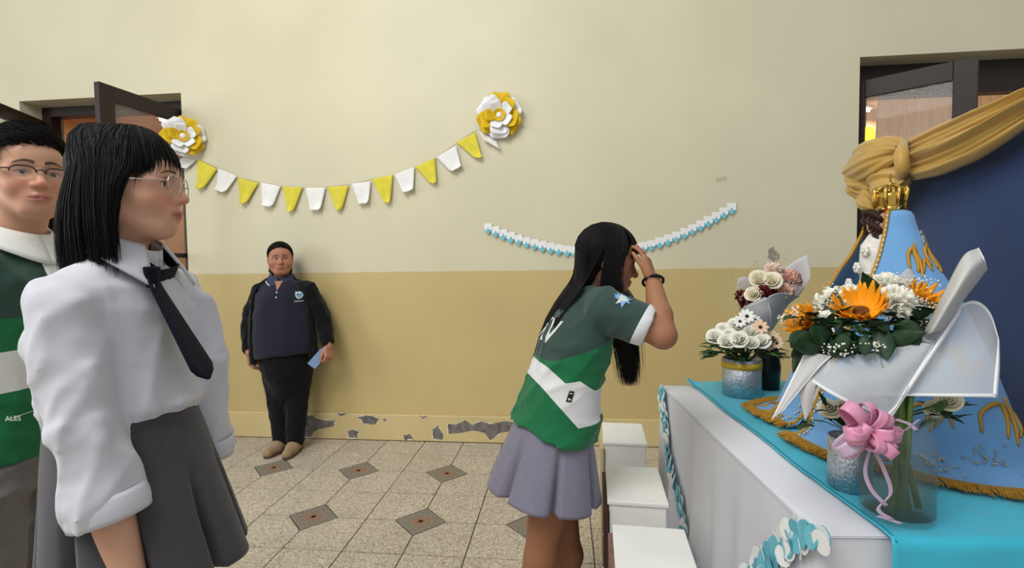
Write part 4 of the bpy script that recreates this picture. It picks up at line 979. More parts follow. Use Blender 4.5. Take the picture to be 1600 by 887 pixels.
# ---- glass vase with water
vc = WZ(1400, 803, ZT_)
vz = thing('glass_vase', 'clear glass jar vase with green stems and water under the sunflower bouquet', 'vase', tuple(vc))
gl = mat('clear_glass', (150, 165, 158), .04, alpha=.09, spec=.6); gl2 = mat('vase_water', (84, 104, 78), .05, alpha=.16, spec=.3)
RV = .076; HV = .235
MB().lathe([(.001, .0), (RV*.92, .0), (RV, .010), (RV*1.0, HV*.75), (RV*.86, HV*.88), (RV*.86, HV), (RV*.83, HV), (RV*.83, HV*.88), (RV*.965, HV*.74), (RV*.965, .016), (.001, .012)], 48).build('jar', gl, vz)
MB().lathe([(.001, .0125), (RV*.955, .0165), (RV*.955, HV*.55), (.001, HV*.55)], 40).build('water', gl2, vz)
# ---- sunflower bouquet
bq = thing('sunflower_bouquet', 'sunflower and carnation bouquet in white-edged translucent wrap standing in glass jar', 'bouquet', tuple(vc+np.array((0, 0, .02))))
o0 = np.array(bq.location); Pq = lambda x, y, d: W(x, y, d)-o0
rs = random.Random(5); neck = np.array((0, 0, HV+.005))
for k in range(9):
    a = rs.uniform(0, 2*PI); q = rs.uniform(.01, .052); foot = np.array((q*math.cos(a), q*math.sin(a), .0)); top = neck+np.array((rs.uniform(-.025, .025), rs.uniform(-.025, .025), .03)); MB().tube([foot, (foot+top)/2+np.array((rs.uniform(-.012, .012), 0, 0)), top], [.0075, .0065, .006], 8).build('stem', stemm, bq)
sf = mat('sunflower_petal', (242, 158, 14), .65, var=.12, vscale=20)
# flower heads: pixel, depth
toward = lambda x, y, d, tilt: nrm(-ray(x, y)/np.linalg.norm(ray(x, y))+np.array(tilt))
sunflower(bq, Pq(1345, 487, 1.24), toward(1345, 487, 1.2, (-.15, 0, 1.25)), .060, sf, 1, 20, .6)
sunflower(bq, Pq(1257, 503, 1.30), nrm((-.85, -.15, .5)), .050, sf, 2, 16, .45)
sunflower(bq, Pq(1442, 468, 1.36), nrm((.35, -.45, .8)), .052, sf, 3, 14, .5); sunflower(bq, Pq(1462, 488, 1.33), nrm((.7, -.4, .5)), .034, sf, 4, 12, .5)
for i, (x, y, d, r) in enumerate(((1300, 474, 1.30, .044), (1396, 474, 1.26, .050), (1290, 500, 1.25, .026), (1385, 446, 1.40, .040), (1330, 462, 1.42, .035))): ruffle(bq, Pq(x, y, d), toward(x, y, d, (0, 0, .8)), r, wr, i)
pts = []
for (x, y, d, sx, sy, n_) in ((1440, 490, 1.30, 24, 30, 130), (1415, 445, 1.42, 45, 14, 150), (1330, 452, 1.45, 40, 10, 60), (1243, 492, 1.34, 6, 12, 40), (1315, 545, 1.20, 28, 10, 60), (1370, 540, 1.19, 14, 8, 30), (1450, 520, 1.26, 12, 14, 40), (1225, 498, 1.34, 8, 8, 20)):
    for _ in range(int(n_*1.7)): pts.append(Pq(rs.gauss(x, sx*.5), rs.gauss(y, sy*.5), d+rs.gauss(0, .025)))
breath(bq, pts, bbm)
tw = MB()
for p in pts[::15]: tw.tube([p, p*.7+neck*.3+np.array((0, 0, -.01)), neck], .0007, 4)
tw.build('fine_stems', stemm, bq)['kind'] = 'stuff'
for i, (x, y, d, dx, dy, dd, L, w) in enumerate(((1300, 515, 1.22, -70, 22, -.02, .11, .036), (1290, 530, 1.20, -66, 14, .0, .12, .038), (1265, 520, 1.24, -52, 40, -.02, .09, .034), (1320, 520, 1.19, -10, 44, -.03, .07, .022), (1375, 515, 1.20, 10, 40, -.02, .085, .034), (1410, 500, 1.22, 16, 36, -.01, .09, .036),
     (1350, 525, 1.18, 2, 40, -.02, .065, .020), (1425, 490, 1.24, 34, -6, .02, .06, .022), (1300, 505, 1.21, -26, -26, -.03, .065, .024), (1278, 545, 1.22, -44, 12, .0, .10, .034), (1370, 470, 1.38, -20, -40, .02, .10, .030), (1255, 545, 1.24, -22, 50, .0, .075, .018),
     (1395, 530, 1.20, 46, -10, .0, .075, .028), (1335, 535, 1.19, -40, 20, 0, .085, .028), (1290, 550, 1.22, 30, -10, -.02, .08, .03), (1440, 515, 1.24, -34, 22, -.01, .08, .026), (1385, 505, 1.21, -18, 18, -.03, .06, .022))):
    p = Pq(x, y, d); leaf2(bq, p, Pq(x+dx, y+dy, d+dd)-p, L, w*.82, lfm, .5+.5*rs.random(), i, side=np.cross(Pq(x+dx, y+dy, d+dd)-p, ray(x, y)))
for i in range(90):
    x, y = rs.uniform(1250, 1448), rs.uniform(492, 560); y -= (x-1268)*.10; p = Pq(x, y, rs.uniform(1.235, 1.33)); leaf2(bq, p, np.array((rs.uniform(-1, 1), rs.uniform(-1, .3), rs.uniform(-.4, .6))), rs.uniform(.05, .08), .022, lfm, .4, i+40)
for i in range(16):
    x = rs.uniform(1300, 1392); p = Pq(x, rs.uniform(505, 520), 1.215); leaf2(bq, p, np.array((rs.uniform(-1, 1), -.3, rs.uniform(-.6, .5))), .035, .008, lf2, .3, i+80, 'sepal')
# wrap: right panel, tall rolled corner, front fold, left tails, peak behind
paper(bq, [[(1425, 560, 1.24), (1470, 500, 1.22), (1515, 470, 1.22), (1545, 485, 1.22), (1561, 530, 1.20)], [(1395, 590, 1.20), (1450, 560, 1.19), (1500, 545, 1.18), (1535, 550, 1.17), (1562, 570, 1.16)], [(1345, 616, 1.17), (1400, 618, 1.15), (1450, 619, 1.14), (1510, 620, 1.13), (1558, 621, 1.13)]], frost, border=.0095, bm=bord, edges='ubr')
paper(bq, [[(1262, 592, 1.17), (1300, 560, 1.19), (1380, 548, 1.20), (1450, 520, 1.21), (1500, 470, 1.24)], [(1310, 622, 1.14), (1345, 600, 1.14), (1390, 590, 1.14), (1430, 565, 1.16), (1455, 545, 1.18)], [(1386, 657, 1.13), (1390, 651, 1.13), (1396, 643, 1.13), (1404, 630, 1.13), (1412, 615, 1.13)]], frost, border=.0085, bm=bord, edges='lbr')
paper(bq, [[(1386, 657, 1.128), (1420, 600, 1.14), (1460, 540, 1.17), (1502, 478, 1.2)], [(1392, 655, 1.127), (1426, 603, 1.138), (1466, 544, 1.168), (1506, 484, 1.2)]], bord, 'fold_stripe', nu=20, nv=3)
paper(bq, [[(1440, 525, 1.22), (1475, 455, 1.20), (1505, 400, 1.20), (1529, 387, 1.22)], [(1455, 520, 1.16), (1490, 462, 1.14), (1515, 425, 1.15), (1538, 405, 1.18)], [(1478, 512, 1.20), (1505, 470, 1.20), (1528, 440, 1.21), (1541, 422, 1.22)], [(1462, 505, 1.27), (1490, 455, 1.28), (1512, 415, 1.28), (1530, 392, 1.27)]], mat('rolled_wrap', (214, 212, 208), .5, alpha=.78), 'rolled_corner', border=.004, bm=bord, edges='r', nu=18, nv=24)
paper(bq, [[(1255, 555, 1.21), (1275, 552, 1.20), (1300, 556, 1.19)], [(1238, 590, 1.19), (1255, 588, 1.17), (1275, 580, 1.17)], [(1206, 655, 1.16), (1212, 650, 1.15), (1220, 646, 1.15)]], mat('rolled_wrap'), 'paper_tail', border=.004, bm=bord, edges='lr')
paper(bq, [[(1250, 592, 1.18), (1262, 590, 1.17), (1280, 588, 1.17)], [(1250, 620, 1.17), (1262, 612, 1.16), (1274, 605, 1.16)], [(1258, 658, 1.16), (1262, 652, 1.16), (1268, 640, 1.16)]], mat('rolled_wrap'), 'paper_tail')
paper(bq, [[(1388, 455, 1.45), (1420, 419, 1.47), (1438, 452, 1.45)], [(1385, 500, 1.40), (1415, 490, 1.42), (1445, 500, 1.40)]], mat('rolled_wrap'), 'paper_peak')
paper(bq, [[(1262, 590, 1.20), (1320, 575, 1.24), (1400, 565, 1.28), (1470, 540, 1.28)], [(1320, 618, 1.18), (1360, 622, 1.22), (1400, 620, 1.25), (1440, 600, 1.24)], [(1366, 638, 1.18), (1380, 640, 1.19), (1398, 639, 1.20), (1416, 634, 1.20)]], mat('rolled_wrap'), 'inner_paper')
# pink bow and tails
bw_ = thing('ribbon_bow', 'shiny pink ribbon bow tied on the sunflower bouquet', 'bow', tuple(W(1350, 672, 1.118))); ob = np.array(bw_.location); pk = mat('pink_satin', (226, 150, 182), .28, sheen=.2, spec=.6); lil = mat('lilac_ribbon', (206, 180, 204), .3, spec=.5)
vx, vy, vn = cR, cU, -cF
rb = random.Random(21)
for i in range(17):
    ang = 2*PI*i/17*3.7+rb.uniform(-.2, .2); tilt = (.15, .7, 1.6)[i % 3]*rb.uniform(.8, 1.2); L = rb.uniform(.062, .085)*(1 if tilt < 1 else .72); w = rb.uniform(.011, .016)
    d = nrm(vx*math.cos(ang)*1.15+vy*math.sin(ang)*.85+vn*tilt); s0 = nrm(np.cross(d, vn)+.35*np.array((rb.uniform(-1, 1), rb.uniform(-1, 1), rb.uniform(-1, 1)))); s = nrm(s0-d*(s0@d)); n_ = np.cross(s, d); P_ = [d*L*.5*(1-math.cos(t))+n_*L*.27*math.sin(t)*(1-.2*math.cos(t)) for t in np.linspace(.15, 2*PI-.15, 22)]
    ribbon(P_, s, w, 'ribbon_loop', lil if i in (5, 12) else pk, bw_, .0007)
for pp, m_ in (([(1360, 700), (1352, 735), (1362, 765), (1385, 790)], lil), ([(1365, 700), (1382, 735), (1392, 770), (1372, 795), (1395, 812)], lil), ([(1372, 806), (1388, 811), (1408, 818)], lil), ([(1400, 655), (1420, 662), (1432, 672)], lil), ([(1405, 676), (1420, 668), (1436, 655)], lil)):
    ribbon(bez([W(x, y, 1.108)-ob for x, y in pp], 20), vx*.9+vy*.3, .005, 'ribbon_tail', m_, bw_, .0006)
# ---- silver glitter can with white roses
gs = mat('silver_glitter', (196, 200, 206), .32, metal=.75, var=.35, vscale=140, bump=.9, bscale=180)
def can(loc, R_, H_, label, band=True, rim=True):
    o = thing('silver_can', label, 'flower can', tuple(loc))
    MB().lathe([(.001, 0), (R_, 0), (R_, H_), (R_*.96, H_), (R_*.96, H_*.75), (.001, H_*.72)], 40).build('can', gs, o)
    if band: MB().lathe([(R_+.001, H_*.76), (R_+.0025, H_*.76), (R_+.0025, H_*.92), (R_+.001, H_*.92)], 40).build('gold_ribbon', mat('gold_ribbon', (206, 168, 40), .35, spec=.5), o)
    return o
c1 = WZ(1166, 621, ZT_)+np.array((0, .06, 0)); can(c1, .083, .165, 'silver glitter can with a gold ribbon band at the far end of the altar', True)
wrq = thing('white_rose_arrangement', 'white roses with small white and peach daisies in the gold-banded can', 'flower arrangement', tuple(c1+np.array((0, 0, .13)))); o1 = np.array(wrq.location); d1_ = float((c1-CP)@cF)
Pr = lambda x, y, dd=0.: W(x, y, d1_+dd)-o1; kk = 0
for (x, y, dd, r) in ((1118, 528, -.02, .040), (1135, 535, -.08, .036), (1155, 532, -.10, .038), (1150, 510, .0, .038), (1172, 520, -.04, .036), (1189, 534, -.08, .038), (1130, 515, .02, .032), (1140, 524, -.05, .03), (1175, 536, -.10, .03), (1160, 507, .0, .030)):
    kk += 1; rose(wrq, Pr(x, y, dd), toward(x, y, 1, (0, 0, .7)), r, wr, kk); MB().tube([Pr(x, y, dd)-np.array((0, 0, .01)), Pr(1163, 568, -.0)-np.array((0, 0, .03))], .003, 6).build('stem', stemm, wrq)
wdm = mat('white_daisy_petal', (246, 244, 238), .7); pdm = mat('peach_daisy_petal', (238, 204, 172), .7); eye1 = mat('daisy_eye', (70, 50, 26), .9)
for x, y, dd, r, m_ in ((1167, 494, -.02, .036, wdm), (1156, 502, -.03, .030, wdm), (1188, 511, -.06, .036, pdm), (1208, 528, -.06, .034, pdm), (1214, 536, -.08, .028, pdm), (1180, 500, 0, .026, wdm), (1200, 540, -.07, .026, pdm)):
    daisy(wrq, Pr(x, y, dd), toward(x, y, 1, (.15, 0, .45)), r, m_, eye1); MB().tube([Pr(x, y, dd), Pr(1166, 566, 0)], .0022, 5).build('stem', stemm, wrq)
c2 = WZ(1192, 607, ZT_)+np.array((.03, .02, 0)); rimz = .165-.13+.006
for i in range(84):
    x, y = rs.uniform(1112, 1214), rs.uniform(532, 560); p = Pr(x, y, rs.uniform(-.09, .06)); d = nrm((p-Pr(1163, 560, 0))*np.array((1, 1, .3))+np.array((0, 0, rs.uniform(-.02, .04)))); L = rs.uniform(.05, .085); w = rs.uniform(.012, .024); cu = rs.uniform(.25, .5)
    sm = [p+d*L*v-np.array((0, 0, cu*L*.45*v*v+.006)) for v in (0, .25, .5, .75, 1)]
    if min(np.hypot(*(q_+o1-c2)[:2]) for q_ in sm) < .062+w: continue                 # keep clear of the vase behind
    lack = max([rimz-q_[2] for q_ in sm if np.hypot(q_[0], q_[1]) < .083+w]+[0])       # rest on the rim, not through it
    leaf2(wrq, p+np.array((0, 0, lack)), d, L, w, lfm if i % 3 else lf2, cu, i)
# ---- wrapped mixed bouquet behind
c2 = WZ(1192, 607, ZT_)+np.array((.03, .02, 0)); d2_ = float((c2-CP)@cF)
dv = thing('dark_vase', 'slim dark vase behind the gold-banded silver can', 'vase', tuple(c2)); MB().lathe([(.001, 0), (.05, 0), (.055, .10), (.045, .19), (.05, .22), (.046, .22), (.04, .19), (.05, .1), (.001, .02)], 28).build('body', mat('dark_ceramic', (40, 40, 44), .3), dv)
mq = thing('mixed_bouquet', 'wrapped bouquet of pink, white and dark red flowers leaning out behind the roses', 'bouquet', tuple(c2+np.array((0, 0, .03)))); o2 = np.array(mq.location); Pm = lambda x, y, dd=0.: W(x, y, d2_+dd)-o2
for k in range(6): MB().tube([np.array((.016*math.cos(k), .016*math.sin(k), .045)), np.array((.012*math.cos(k), .012*math.sin(k), .20)), Pm(1195, 520, 0), Pm(1200+3*k-8, 478, -.02)], .004, 6).build('stem', stemm, mq)
pk2 = mat('blush_petal', (236, 190, 172), .75, var=.25, vscale=60); rdm = mat('dark_red_petal', (96, 18, 30), .7)
for i, (x, y, dd, r, m_, fn) in enumerate(((1208, 425, -.02, .050, mat('pale_blush_petal', (240, 216, 200), .75, var=.15, vscale=60), ruffle), (1232, 438, -.02, .058, pk2, ruffle), (1226, 456, -.06, .042, pk2, ruffle), (1186, 437, -.04, .042, cream, rose), (1206, 440, -.07, .042, cream, rose), (1177, 461, -.07, .036, cream, rose), (1160, 462, -.02, .036, rdm, ruffle), (1192, 458, -.08, .040, rdm, ruffle), (1168, 474, -.04, .040, rdm, ruffle), (1206, 462, -.05, .034, rdm, ruffle))):
    fn(mq, Pm(x, y, dd), toward(x, y, 1, (-.1, 0, .5)), r, m_, i+9)
pts = []
for (x, y, n_) in ((1155, 445, 50), (1160, 470, 50), (1185, 420, 40), (1215, 412, 40), (1150, 480, 20)):
    for _ in range(n_): pts.append(Pm(rs.gauss(x, 8), rs.gauss(y, 8), rs.gauss(-.04, .03)))
breath(mq, pts, mat('dried_blossom', (206, 190, 150), .8), (.002, .004))
gw = mat('grey_frosted_wrap', (216, 214, 214), .5, alpha=.80)
paper(mq, [[(1205, 440, .07+d2_), (1235, 412, .05+d2_), (1262, 397, .03+d2_)], [(1225, 470, .05+d2_), (1250, 455, .03+d2_), (1265, 435, .0+d2_)], [(1205, 500, d2_), (1225, 480, d2_), (1240, 468, d2_-.02)]], gw)
paper(mq, [[(1152, 435, d2_+.03), (1165, 432, d2_+.04), (1180, 436, d2_+.05)], [(1155, 480, d2_-.02), (1168, 478, d2_), (1185, 480, d2_+.02)], [(1190, 512, d2_-.01), (1194, 512, d2_), (1200, 512, d2_+.01)]], gw)
paper(mq, [[(1156, 484, d2_-.06), (1190, 470, d2_-.11), (1215, 458, d2_-.12), (1250, 462, d2_-.05)], [(1170, 500, d2_-.04), (1192, 492, d2_-.09), (1212, 480, d2_-.09), (1232, 476, d2_-.04)], [(1188, 520, d2_-.02), (1195, 520, d2_-.04), (1202, 518, d2_-.04), (1208, 514, d2_-.02)]], gw, border=.003, bm=bord, edges='u')
paper(mq, [[(1156, 484, d2_-.062), (1180, 470, d2_-.10), (1196, 464, d2_-.115)], [(1175, 498, d2_-.06), (1190, 494, d2_-.09), (1205, 488, d2_-.10)], [(1190, 520, d2_-.03), (1196, 520, d2_-.05), (1204, 518, d2_-.045)]], gw, border=.003, bm=bord, edges='ur')
# ---- second glitter can beside the vase, with small white flowers
c3 = WZ(1338, 772, ZT_)+np.array((.01, .05, 0)); can(c3, .052, .135, 'plain silver glitter can half hidden by the glass jar vase', False)
fa = thing('small_arrangement', 'low arrangement of white roses and green sprigs under the bouquet wrap', 'flower arrangement', tuple(c3+np.array((0, 0, .10)))); o3 = np.array(fa.location); d3_ = float((c3-CP)@cF); Pf = lambda x, y, dd=0.: W(x, y, d3_+dd)-o3
for i, (x, y, dd, r) in enumerate(((1296, 640, .0, .026), (1482, 628, -.10, .028), (1320, 640, .0, .026), (1460, 640, -.08, .022))): rose(fa, Pf(x, y, dd), toward(x, y, 1, (0, 0, .6)), r, cream, i+70); MB().tube([Pf(x, y, dd), np.array((0, 0, .055)), np.array((0, 0, -.003))], .0025, 5).build('stem', stemm, fa)
for i in range(40):
    x, y = (rs.uniform(1268, 1330), rs.uniform(625, 665)) if i < 26 else (rs.uniform(1448, 1500), rs.uniform(636, 660)); p = Pf(x, y, rs.uniform(-.03, .03) if i < 26 else rs.uniform(-.12, -.06)); leaf2(fa, p, np.array((rs.uniform(-1, 1), rs.uniform(-.5, .5), rs.uniform(-.3, .8))), rs.uniform(.03, .06), rs.uniform(.006, .016), lfm if i % 3 else lf2, .4, i+200)
for i in range(8): MB().tube([np.array((0, 0, -.003)), np.array((0, 0, .045)), Pf(rs.uniform(1272, 1325), rs.uniform(630, 660), .05)], .0016, 5).build('sprig', stemm, fa)
# ================================================================== student in white shirt, tie and grey skirt
def girl_white():
    tone = (214, 164, 136)
    a = math.radians(6); Fh = np.array((math.cos(.36), math.sin(.36), .02)); F = np.array((math.cos(a), math.sin(a), 0)); R = np.array((F[1], -F[0], 0)); Z = np.array((0, 0, 1.))
    base = W(196, 640, 1.02); base[2] = 0                       # under the waist
    P = thing('person', 'person in white school shirt, navy tie and round glasses, standing in profile', 'person', tuple(base))
    q = lambda p: np.array(p)-base
    N = W(196, 402, 1.02)-base; N[2] += .0                      # base of the neck
    Hc = W(203, 290, 1.0)-base
    Ah = frame(Fh)
    hs = .915; wst = np.array((0, 0, 1.098)); hipz = .93
    skin = skin_mat('skin_light', tone)
    # ---- body
    pieces = [head_piece(Hc, Ah, N+R*0-F*.01-Z*.05, s=hs, tone=tone, lip=(158, 84, 82), jaw=.96, cheek=1.1)]
    tf = Field(np.array((-.3, -.3, -.02)), np.array((.32, .3, 1.40)), .012)
    tf.tube(wst-Z*.2, N-Z*.03, R, [(0, .11, .085), (.35, .105, .08), (.7, .13, .10), (.9, .14, .07), (1, .06, .05)], .02)
    hp = wst*[1, 1, 0]+Z*hipz
    for s in (-1, 1):
        hip = hp+R*s*.058-Z*.05+F*.02; kn = hp+R*s*.06+Z*(-hipz+.47)+F*.03; an = hp+R*s*.06+Z*(-hipz+.08)
        leg_field(tf, hip, kn, an, .066, .048); foot_field(tf, an, F)
    pieces.append(flat_piece(tf, tone))
    SR = N+R*.146-Z*.084; SL = N-R*.155-Z*.078
    ER = W(136, 665, .89)-base; WR = W(206, 915, .90)-base
    EL = W(316, 560, 1.15)-base; WL = W(322, 780, 1.19)-base
    def arm(S, E, Wr, side):
        lo = np.minimum(np.minimum(S, E), Wr)-.2; hi = np.maximum(np.maximum(S, E), Wr)+.16; f = Field(lo, hi, .004)
        f.chain([S, E], [.042, .037], 0); f.chain([E, E*.7+Wr*.3, Wr], [.038, .039, .025], .015)
        e = limb_dir(E, Wr); hand(f, Wr+e*.01, e+F*.05, R*side-F*.15, F, .93, (.45, .45, .5, .5), .04, (.35, .4)); return flat_piece(f, tone)
    pieces += [arm(SR, ER, WR, 1), arm(SL, EL, WL, -1)]
    V, Qd, C = join_pieces(pieces); me = fastmesh(V, Qd); set_attr(me, 'Col', C); link('body', me, skin, P)
    add_eyes(P, Hc, Ah, hs, (0, 1, -.05))
    # ---- shirt
    shm = mat('white_shirt_cotton', (208, 208, 215), .8, sheen=.15, bump=.12, bscale=900, spec=.2)
    lo = np.array((-.36, -.42, .98)); hi = np.array((.36, .36, 1.46)); lo = np.minimum(lo, np.minimum(ER, WR*.5+ER*.5)-.12); lo = np.minimum(lo, EL*.4+WL*.6-.1); hi = np.maximum(hi, EL*.4+WL*.6+.1)
    f = Field(lo, hi, .005)
    f.tube(wst-Z*.03, N-Z*.028, R, [(0, .128, .114), (.10, .140, .130, 0, 0), (.3, .144, .126, 0, .006), (.55, .150, .126, 0, .018), (.75, .150, .112, 0, .012), (.9, .125, .085), (1, .07, .066)], .0)
    for S, s_ in ((SL, -1), (SR, 1)): f.cone(S+Z*.002, N+R*s_*.055-Z*.040, .042, .046, .025)
    CR = ER*.46+WR*.54; CL = EL*.35+WL*.65
    for S, E, Cf in ((SR, ER, CR), (SL, EL, CL)):
        g = Field(f.lo, f.lo+(f.n-1)*f.h, f.h); g.chain([S-Z*.002, S*.6+E*.4, E], [.050, .056, .051], .0); g.tube(E, Cf, R, [(0, .050, .050), (.5, .053, .051), (1, .058, .055)], .02)
        ax = limb_dir(S, E); rel = lambda p, E=E, ax=ax: np.exp(-(((p-E)@ax+.01)/.06)**2)
        cz = creases(21, .05, .0034, np.cross(ax, F)+.5*F, 5, 1.6); g.disp(lambda p: cz(p)*rel(p))
        m_ = .010; h_ = np.maximum(m_-np.abs(f.D-g.D), 0)/m_; f.D = np.minimum(f.D, g.D)-h_*h_*m_*.25
    f.disp(creases(3, .085, .0066, Z+F*.45-R*.2, 6, 1.7)); f.disp(folds(9, .13, .0030, Z, 4)); f.disp(creases(14, .04, .0010, Z*.6+F, 5, 1.5))
    for E, Cf in ((ER, CR), (EL, CL)):
        e = limb_dir(E, Cf); f.cone(Cf-e*.07, Cf+e*.03, .040, .052, .004, neg=True)
    f.cone(N-Z*.03, N+Z*.06, .062, .066, .006, neg=True)
    shirt = sdf_obj('shirt', f, shm, P, 3); bv = bvh_of(shirt)
    # collar wings
    ctr = N+Z*.004
    def collar(sgn):
        def fn(u, v):
            ang = (.02+u*.84)*PI-PI/2; ca, sa = math.cos(ang), math.sin(ang); fr = max(0, sa); tip = max(0, (u-.55)/.45)**1.5
            rr_ = .058+.034*v+.010*v*tip
            return ctr+R*sgn*(ca*rr_*1.02+.016*v*tip)+F*(sa*rr_*1.05+.004)+Z*(.044-.040*v**1.3-.026*fr-.046*v*tip)
        MB().grid(fn, 26, 8).build('collar', shm, shirt, solid=.004)
        MB().grid(lambda u, v: ctr+R*sgn*math.cos((.05+u)*PI-PI/2)*.058+F*(math.sin((.05+u)*PI-PI/2)*.060+.004)+Z*(.042-.034*max(0, math.sin((.05+u)*PI-PI/2))-.06*v), 20, 4).build('collar_stand', shm, shirt, solid=.003)
    collar(1); collar(-1)
    for E, Cf in ((ER, CR), (EL, CL)):                                   # turned-back cuffs
        e = limb_dir(E, Cf); u = nrm(np.cross(e, F)); v = np.cross(e, u); MB().grid(lambda s, t: Cf-e*(.045*t-.006)+(u*math.cos(2*PI*s)+v*math.sin(2*PI*s))*(.0590+.003*math.sin(PI*t)+.0015*math.sin(6*PI*s)), 40, 6, True).build('cuff', shm, shirt, solid=.004)
    # ---- tie
    tm = mat('navy_tie', (20, 21, 36), .7, spec=.15, bump=.3, bscale=400, stretch=(1, 1, .4))
    tie = bpy.data.objects.new('tie', None); COL.objects.link(tie); tie.parent = P
    kn = W(238, 432, .97)-base; pts = [kn]; hw = [.014]; Nn = 16
    end = W(330, 592, .985)-base
    for i in range(1, Nn+1):
        t = i/Nn; p = kn*(1-t)+end*t; h = bv.ray_cast(Vector(p+F*.3), Vector(-F), .6)
        if h[0] is not None: p = p+F*max(-.004, (np.array(h[0])-p)@F+.008)
        pts.append(p); hw.append(.016+.024*min(1, t*1.15) if i < Nn-1 else (.030 if i == Nn-1 else .002))
    pts = np.array(pts); pts[1:-1] = (pts[:-2]+pts[1:-1]*2+pts[2:])/4
    ribbon(pts, R*.96+F*.1, hw, 'blade', tm, tie, .004)
    kb = Field(kn-.05, kn+.05, .003); kb.tube(kn+Z*.020, kn-Z*.022, R, [(0, .020, .012), (1, .012, .010)], 0); sdf_obj('knot', kb, tm, tie, 2)
    for s in (1, -1):
        pp = [ctr+R*s*.060+F*.03+Z*.008, ctr+R*s*.050+F*.062-Z*.016, ctr+R*s*.034+F*.080-Z*.034, kn+R*s*.008+F*.004]; ribbon(bez(pp, 10), nrm(Z*.8+F*.35), .013, 'neck_band', tm, tie, .003)
    # ---- skirt
    gm = mat('grey_flannel', (70, 68, 72), .85, sheen=.25, var=.08, vscale=60, bump=.3, bscale=900, spec=.2)
    hem = np.array((0, 0, .765))+F*.042
    sk = pleated_skirt('skirt', P, gm, wst-Z*.02, hem, R, F, (.128, .118), (.172, .176), 9, .036, seed=4, yoke=.28, band=.045, flare=.85, z_sag=lambda a, v: -.0*v)
    # ---- hair: a shoulder-length bob with a fringe
    rg = np.random.default_rng(5); hm = hairmat(); parts = [hair_cap(Hc, Ah, hs, lambda x, y, z: np.maximum(.062-z+np.where(y < .02, -.2, .0)+np.maximum(0, .0*y), np.where(y < .02, -.12-z, -1)), grow=-.002)]
    S, Np = 9000, 10; ph = rg.uniform(-PI, PI, S); lay = rg.uniform(0, 1, S)**1.5; cl = np.round(ph*7)/7; ph = ph*.75+cl*.25; thin = (np.abs(ph) < .95) & (rg.random(S) < .45); ph[thin] += np.where(ph[thin] > 0, 1.2, -1.2)
    paths = np.zeros((S, Np, 3)); c = np.array((0, -.014, .036)); rad = np.array((.078, .099, .085))
    for i in range(S):
        p = ph[i]; af = abs(p)                                # 0 = front
        o_ = .004+.007*lay[i]
        fringe = af < 1.0
        zend = -.170+.045*min(1, max(0, (1.75-af)/.5))+.012*rg.normal() if not fringe else (.030-.020*af**2+.009*rg.normal())
        if 1.0 <= af < 1.2: zend = -.13+.03*rg.normal()
        zend -= .006*math.cos(p)
        top = np.array((rg.uniform(-.006, .006)+.004, -.02+.035*rg.uniform(-1, 1), 0))
        dirv = np.array((math.sin(p), math.cos(p)))
        for j in range(Np):
            t = j/(Np-1)
            arc = min(1, t/.42) if not fringe else min(1, t/.70); th = (.03+arc*(.97 if not fringe else .80))*PI/2
            rr_ = rad+o_; rr_ = rr_ if dirv[1] > 0 else rr_*np.array((1, .74+.26*(1-abs(dirv[1])), 1))
            x = c[0]+top[0]*(1-arc)+dirv[0]*rr_[0]*math.sin(th); y = c[1]+(top[1]+.01)*(1-arc)+dirv[1]*rr_[1]*math.sin(th); z = c[2]+rr_[2]*math.cos(th)
            if fringe and t > .70:
                g = (t-.70)/.30; z0 = c[2]+rr_[2]*math.cos(1*.83*PI/2); z = z0+(zend-z0)*g; y += .012*g*(1-g)-.004*g; x *= 1+.05*g
            elif not fringe and t > .42:
                g = (t-.42)/.58; z0 = c[2]; z = z0+(zend-z0)*g
                bulge = 1+.13*math.sin(min(1, g*1.2)*PI*.62)-.13*g**3; x = c[0]+(x-c[0])*bulge; y = c[1]+(y-c[1])*(bulge+.42*g*(y < c[1]-.03))
                if af < 1.5: y -= (.045*math.sin(min(1, g*1.5)*PI/2)-.012*g)*(1.5-af)/.4; x += math.copysign(.008*g, x)
            paths[i, j] = (x, y, z)
        paths[i] += np.outer(np.linspace(0, 1, Np)**1.5, rg.normal(0, .0032, 3))
    rads = np.tile(np.r_[np.full(Np-3, 1.), .8, .5, .15], (S, 1))*rg.uniform(.0007, .0012, S)[:, None]
    V, Qs = strands(Hc+hs*paths@Ah.T, rads); parts.append((V, Qs))
    f = Field((-.13, -.16, -.2), (.13, .12, .15), .006)          # inner mass so that no scalp shows
    f.ell((0, -.012, .034), (.078, .080, .084), 0); f.tube((0, -.030, .03), (0, -.045, -.140), (1, 0, 0), [(0, .074, .066), (.5, .084, .078), (1, .076, .066)], .02)
    f.ell((0, .075, -.05), (.062, .075, .115), .01, neg=True); f.cone((0, .02, -.06), (0, -.01, -.2), .062, .062, .01, neg=True)
    vv, qq = f.mesh(); parts.append((Hc+hs*smooth_v(vv, qq, 2)@Ah.T, qq))
    link('hair', mesh_join2(parts), hm, P)
    spectacles(P, Hc, Ah, hs, mat('silver_wire', (205, 200, 195), .25, metal=1.), mat('spectacle_lens', (255, 255, 255), .02, alpha=.06), (.0245, .0235))
    return P
girl_white()
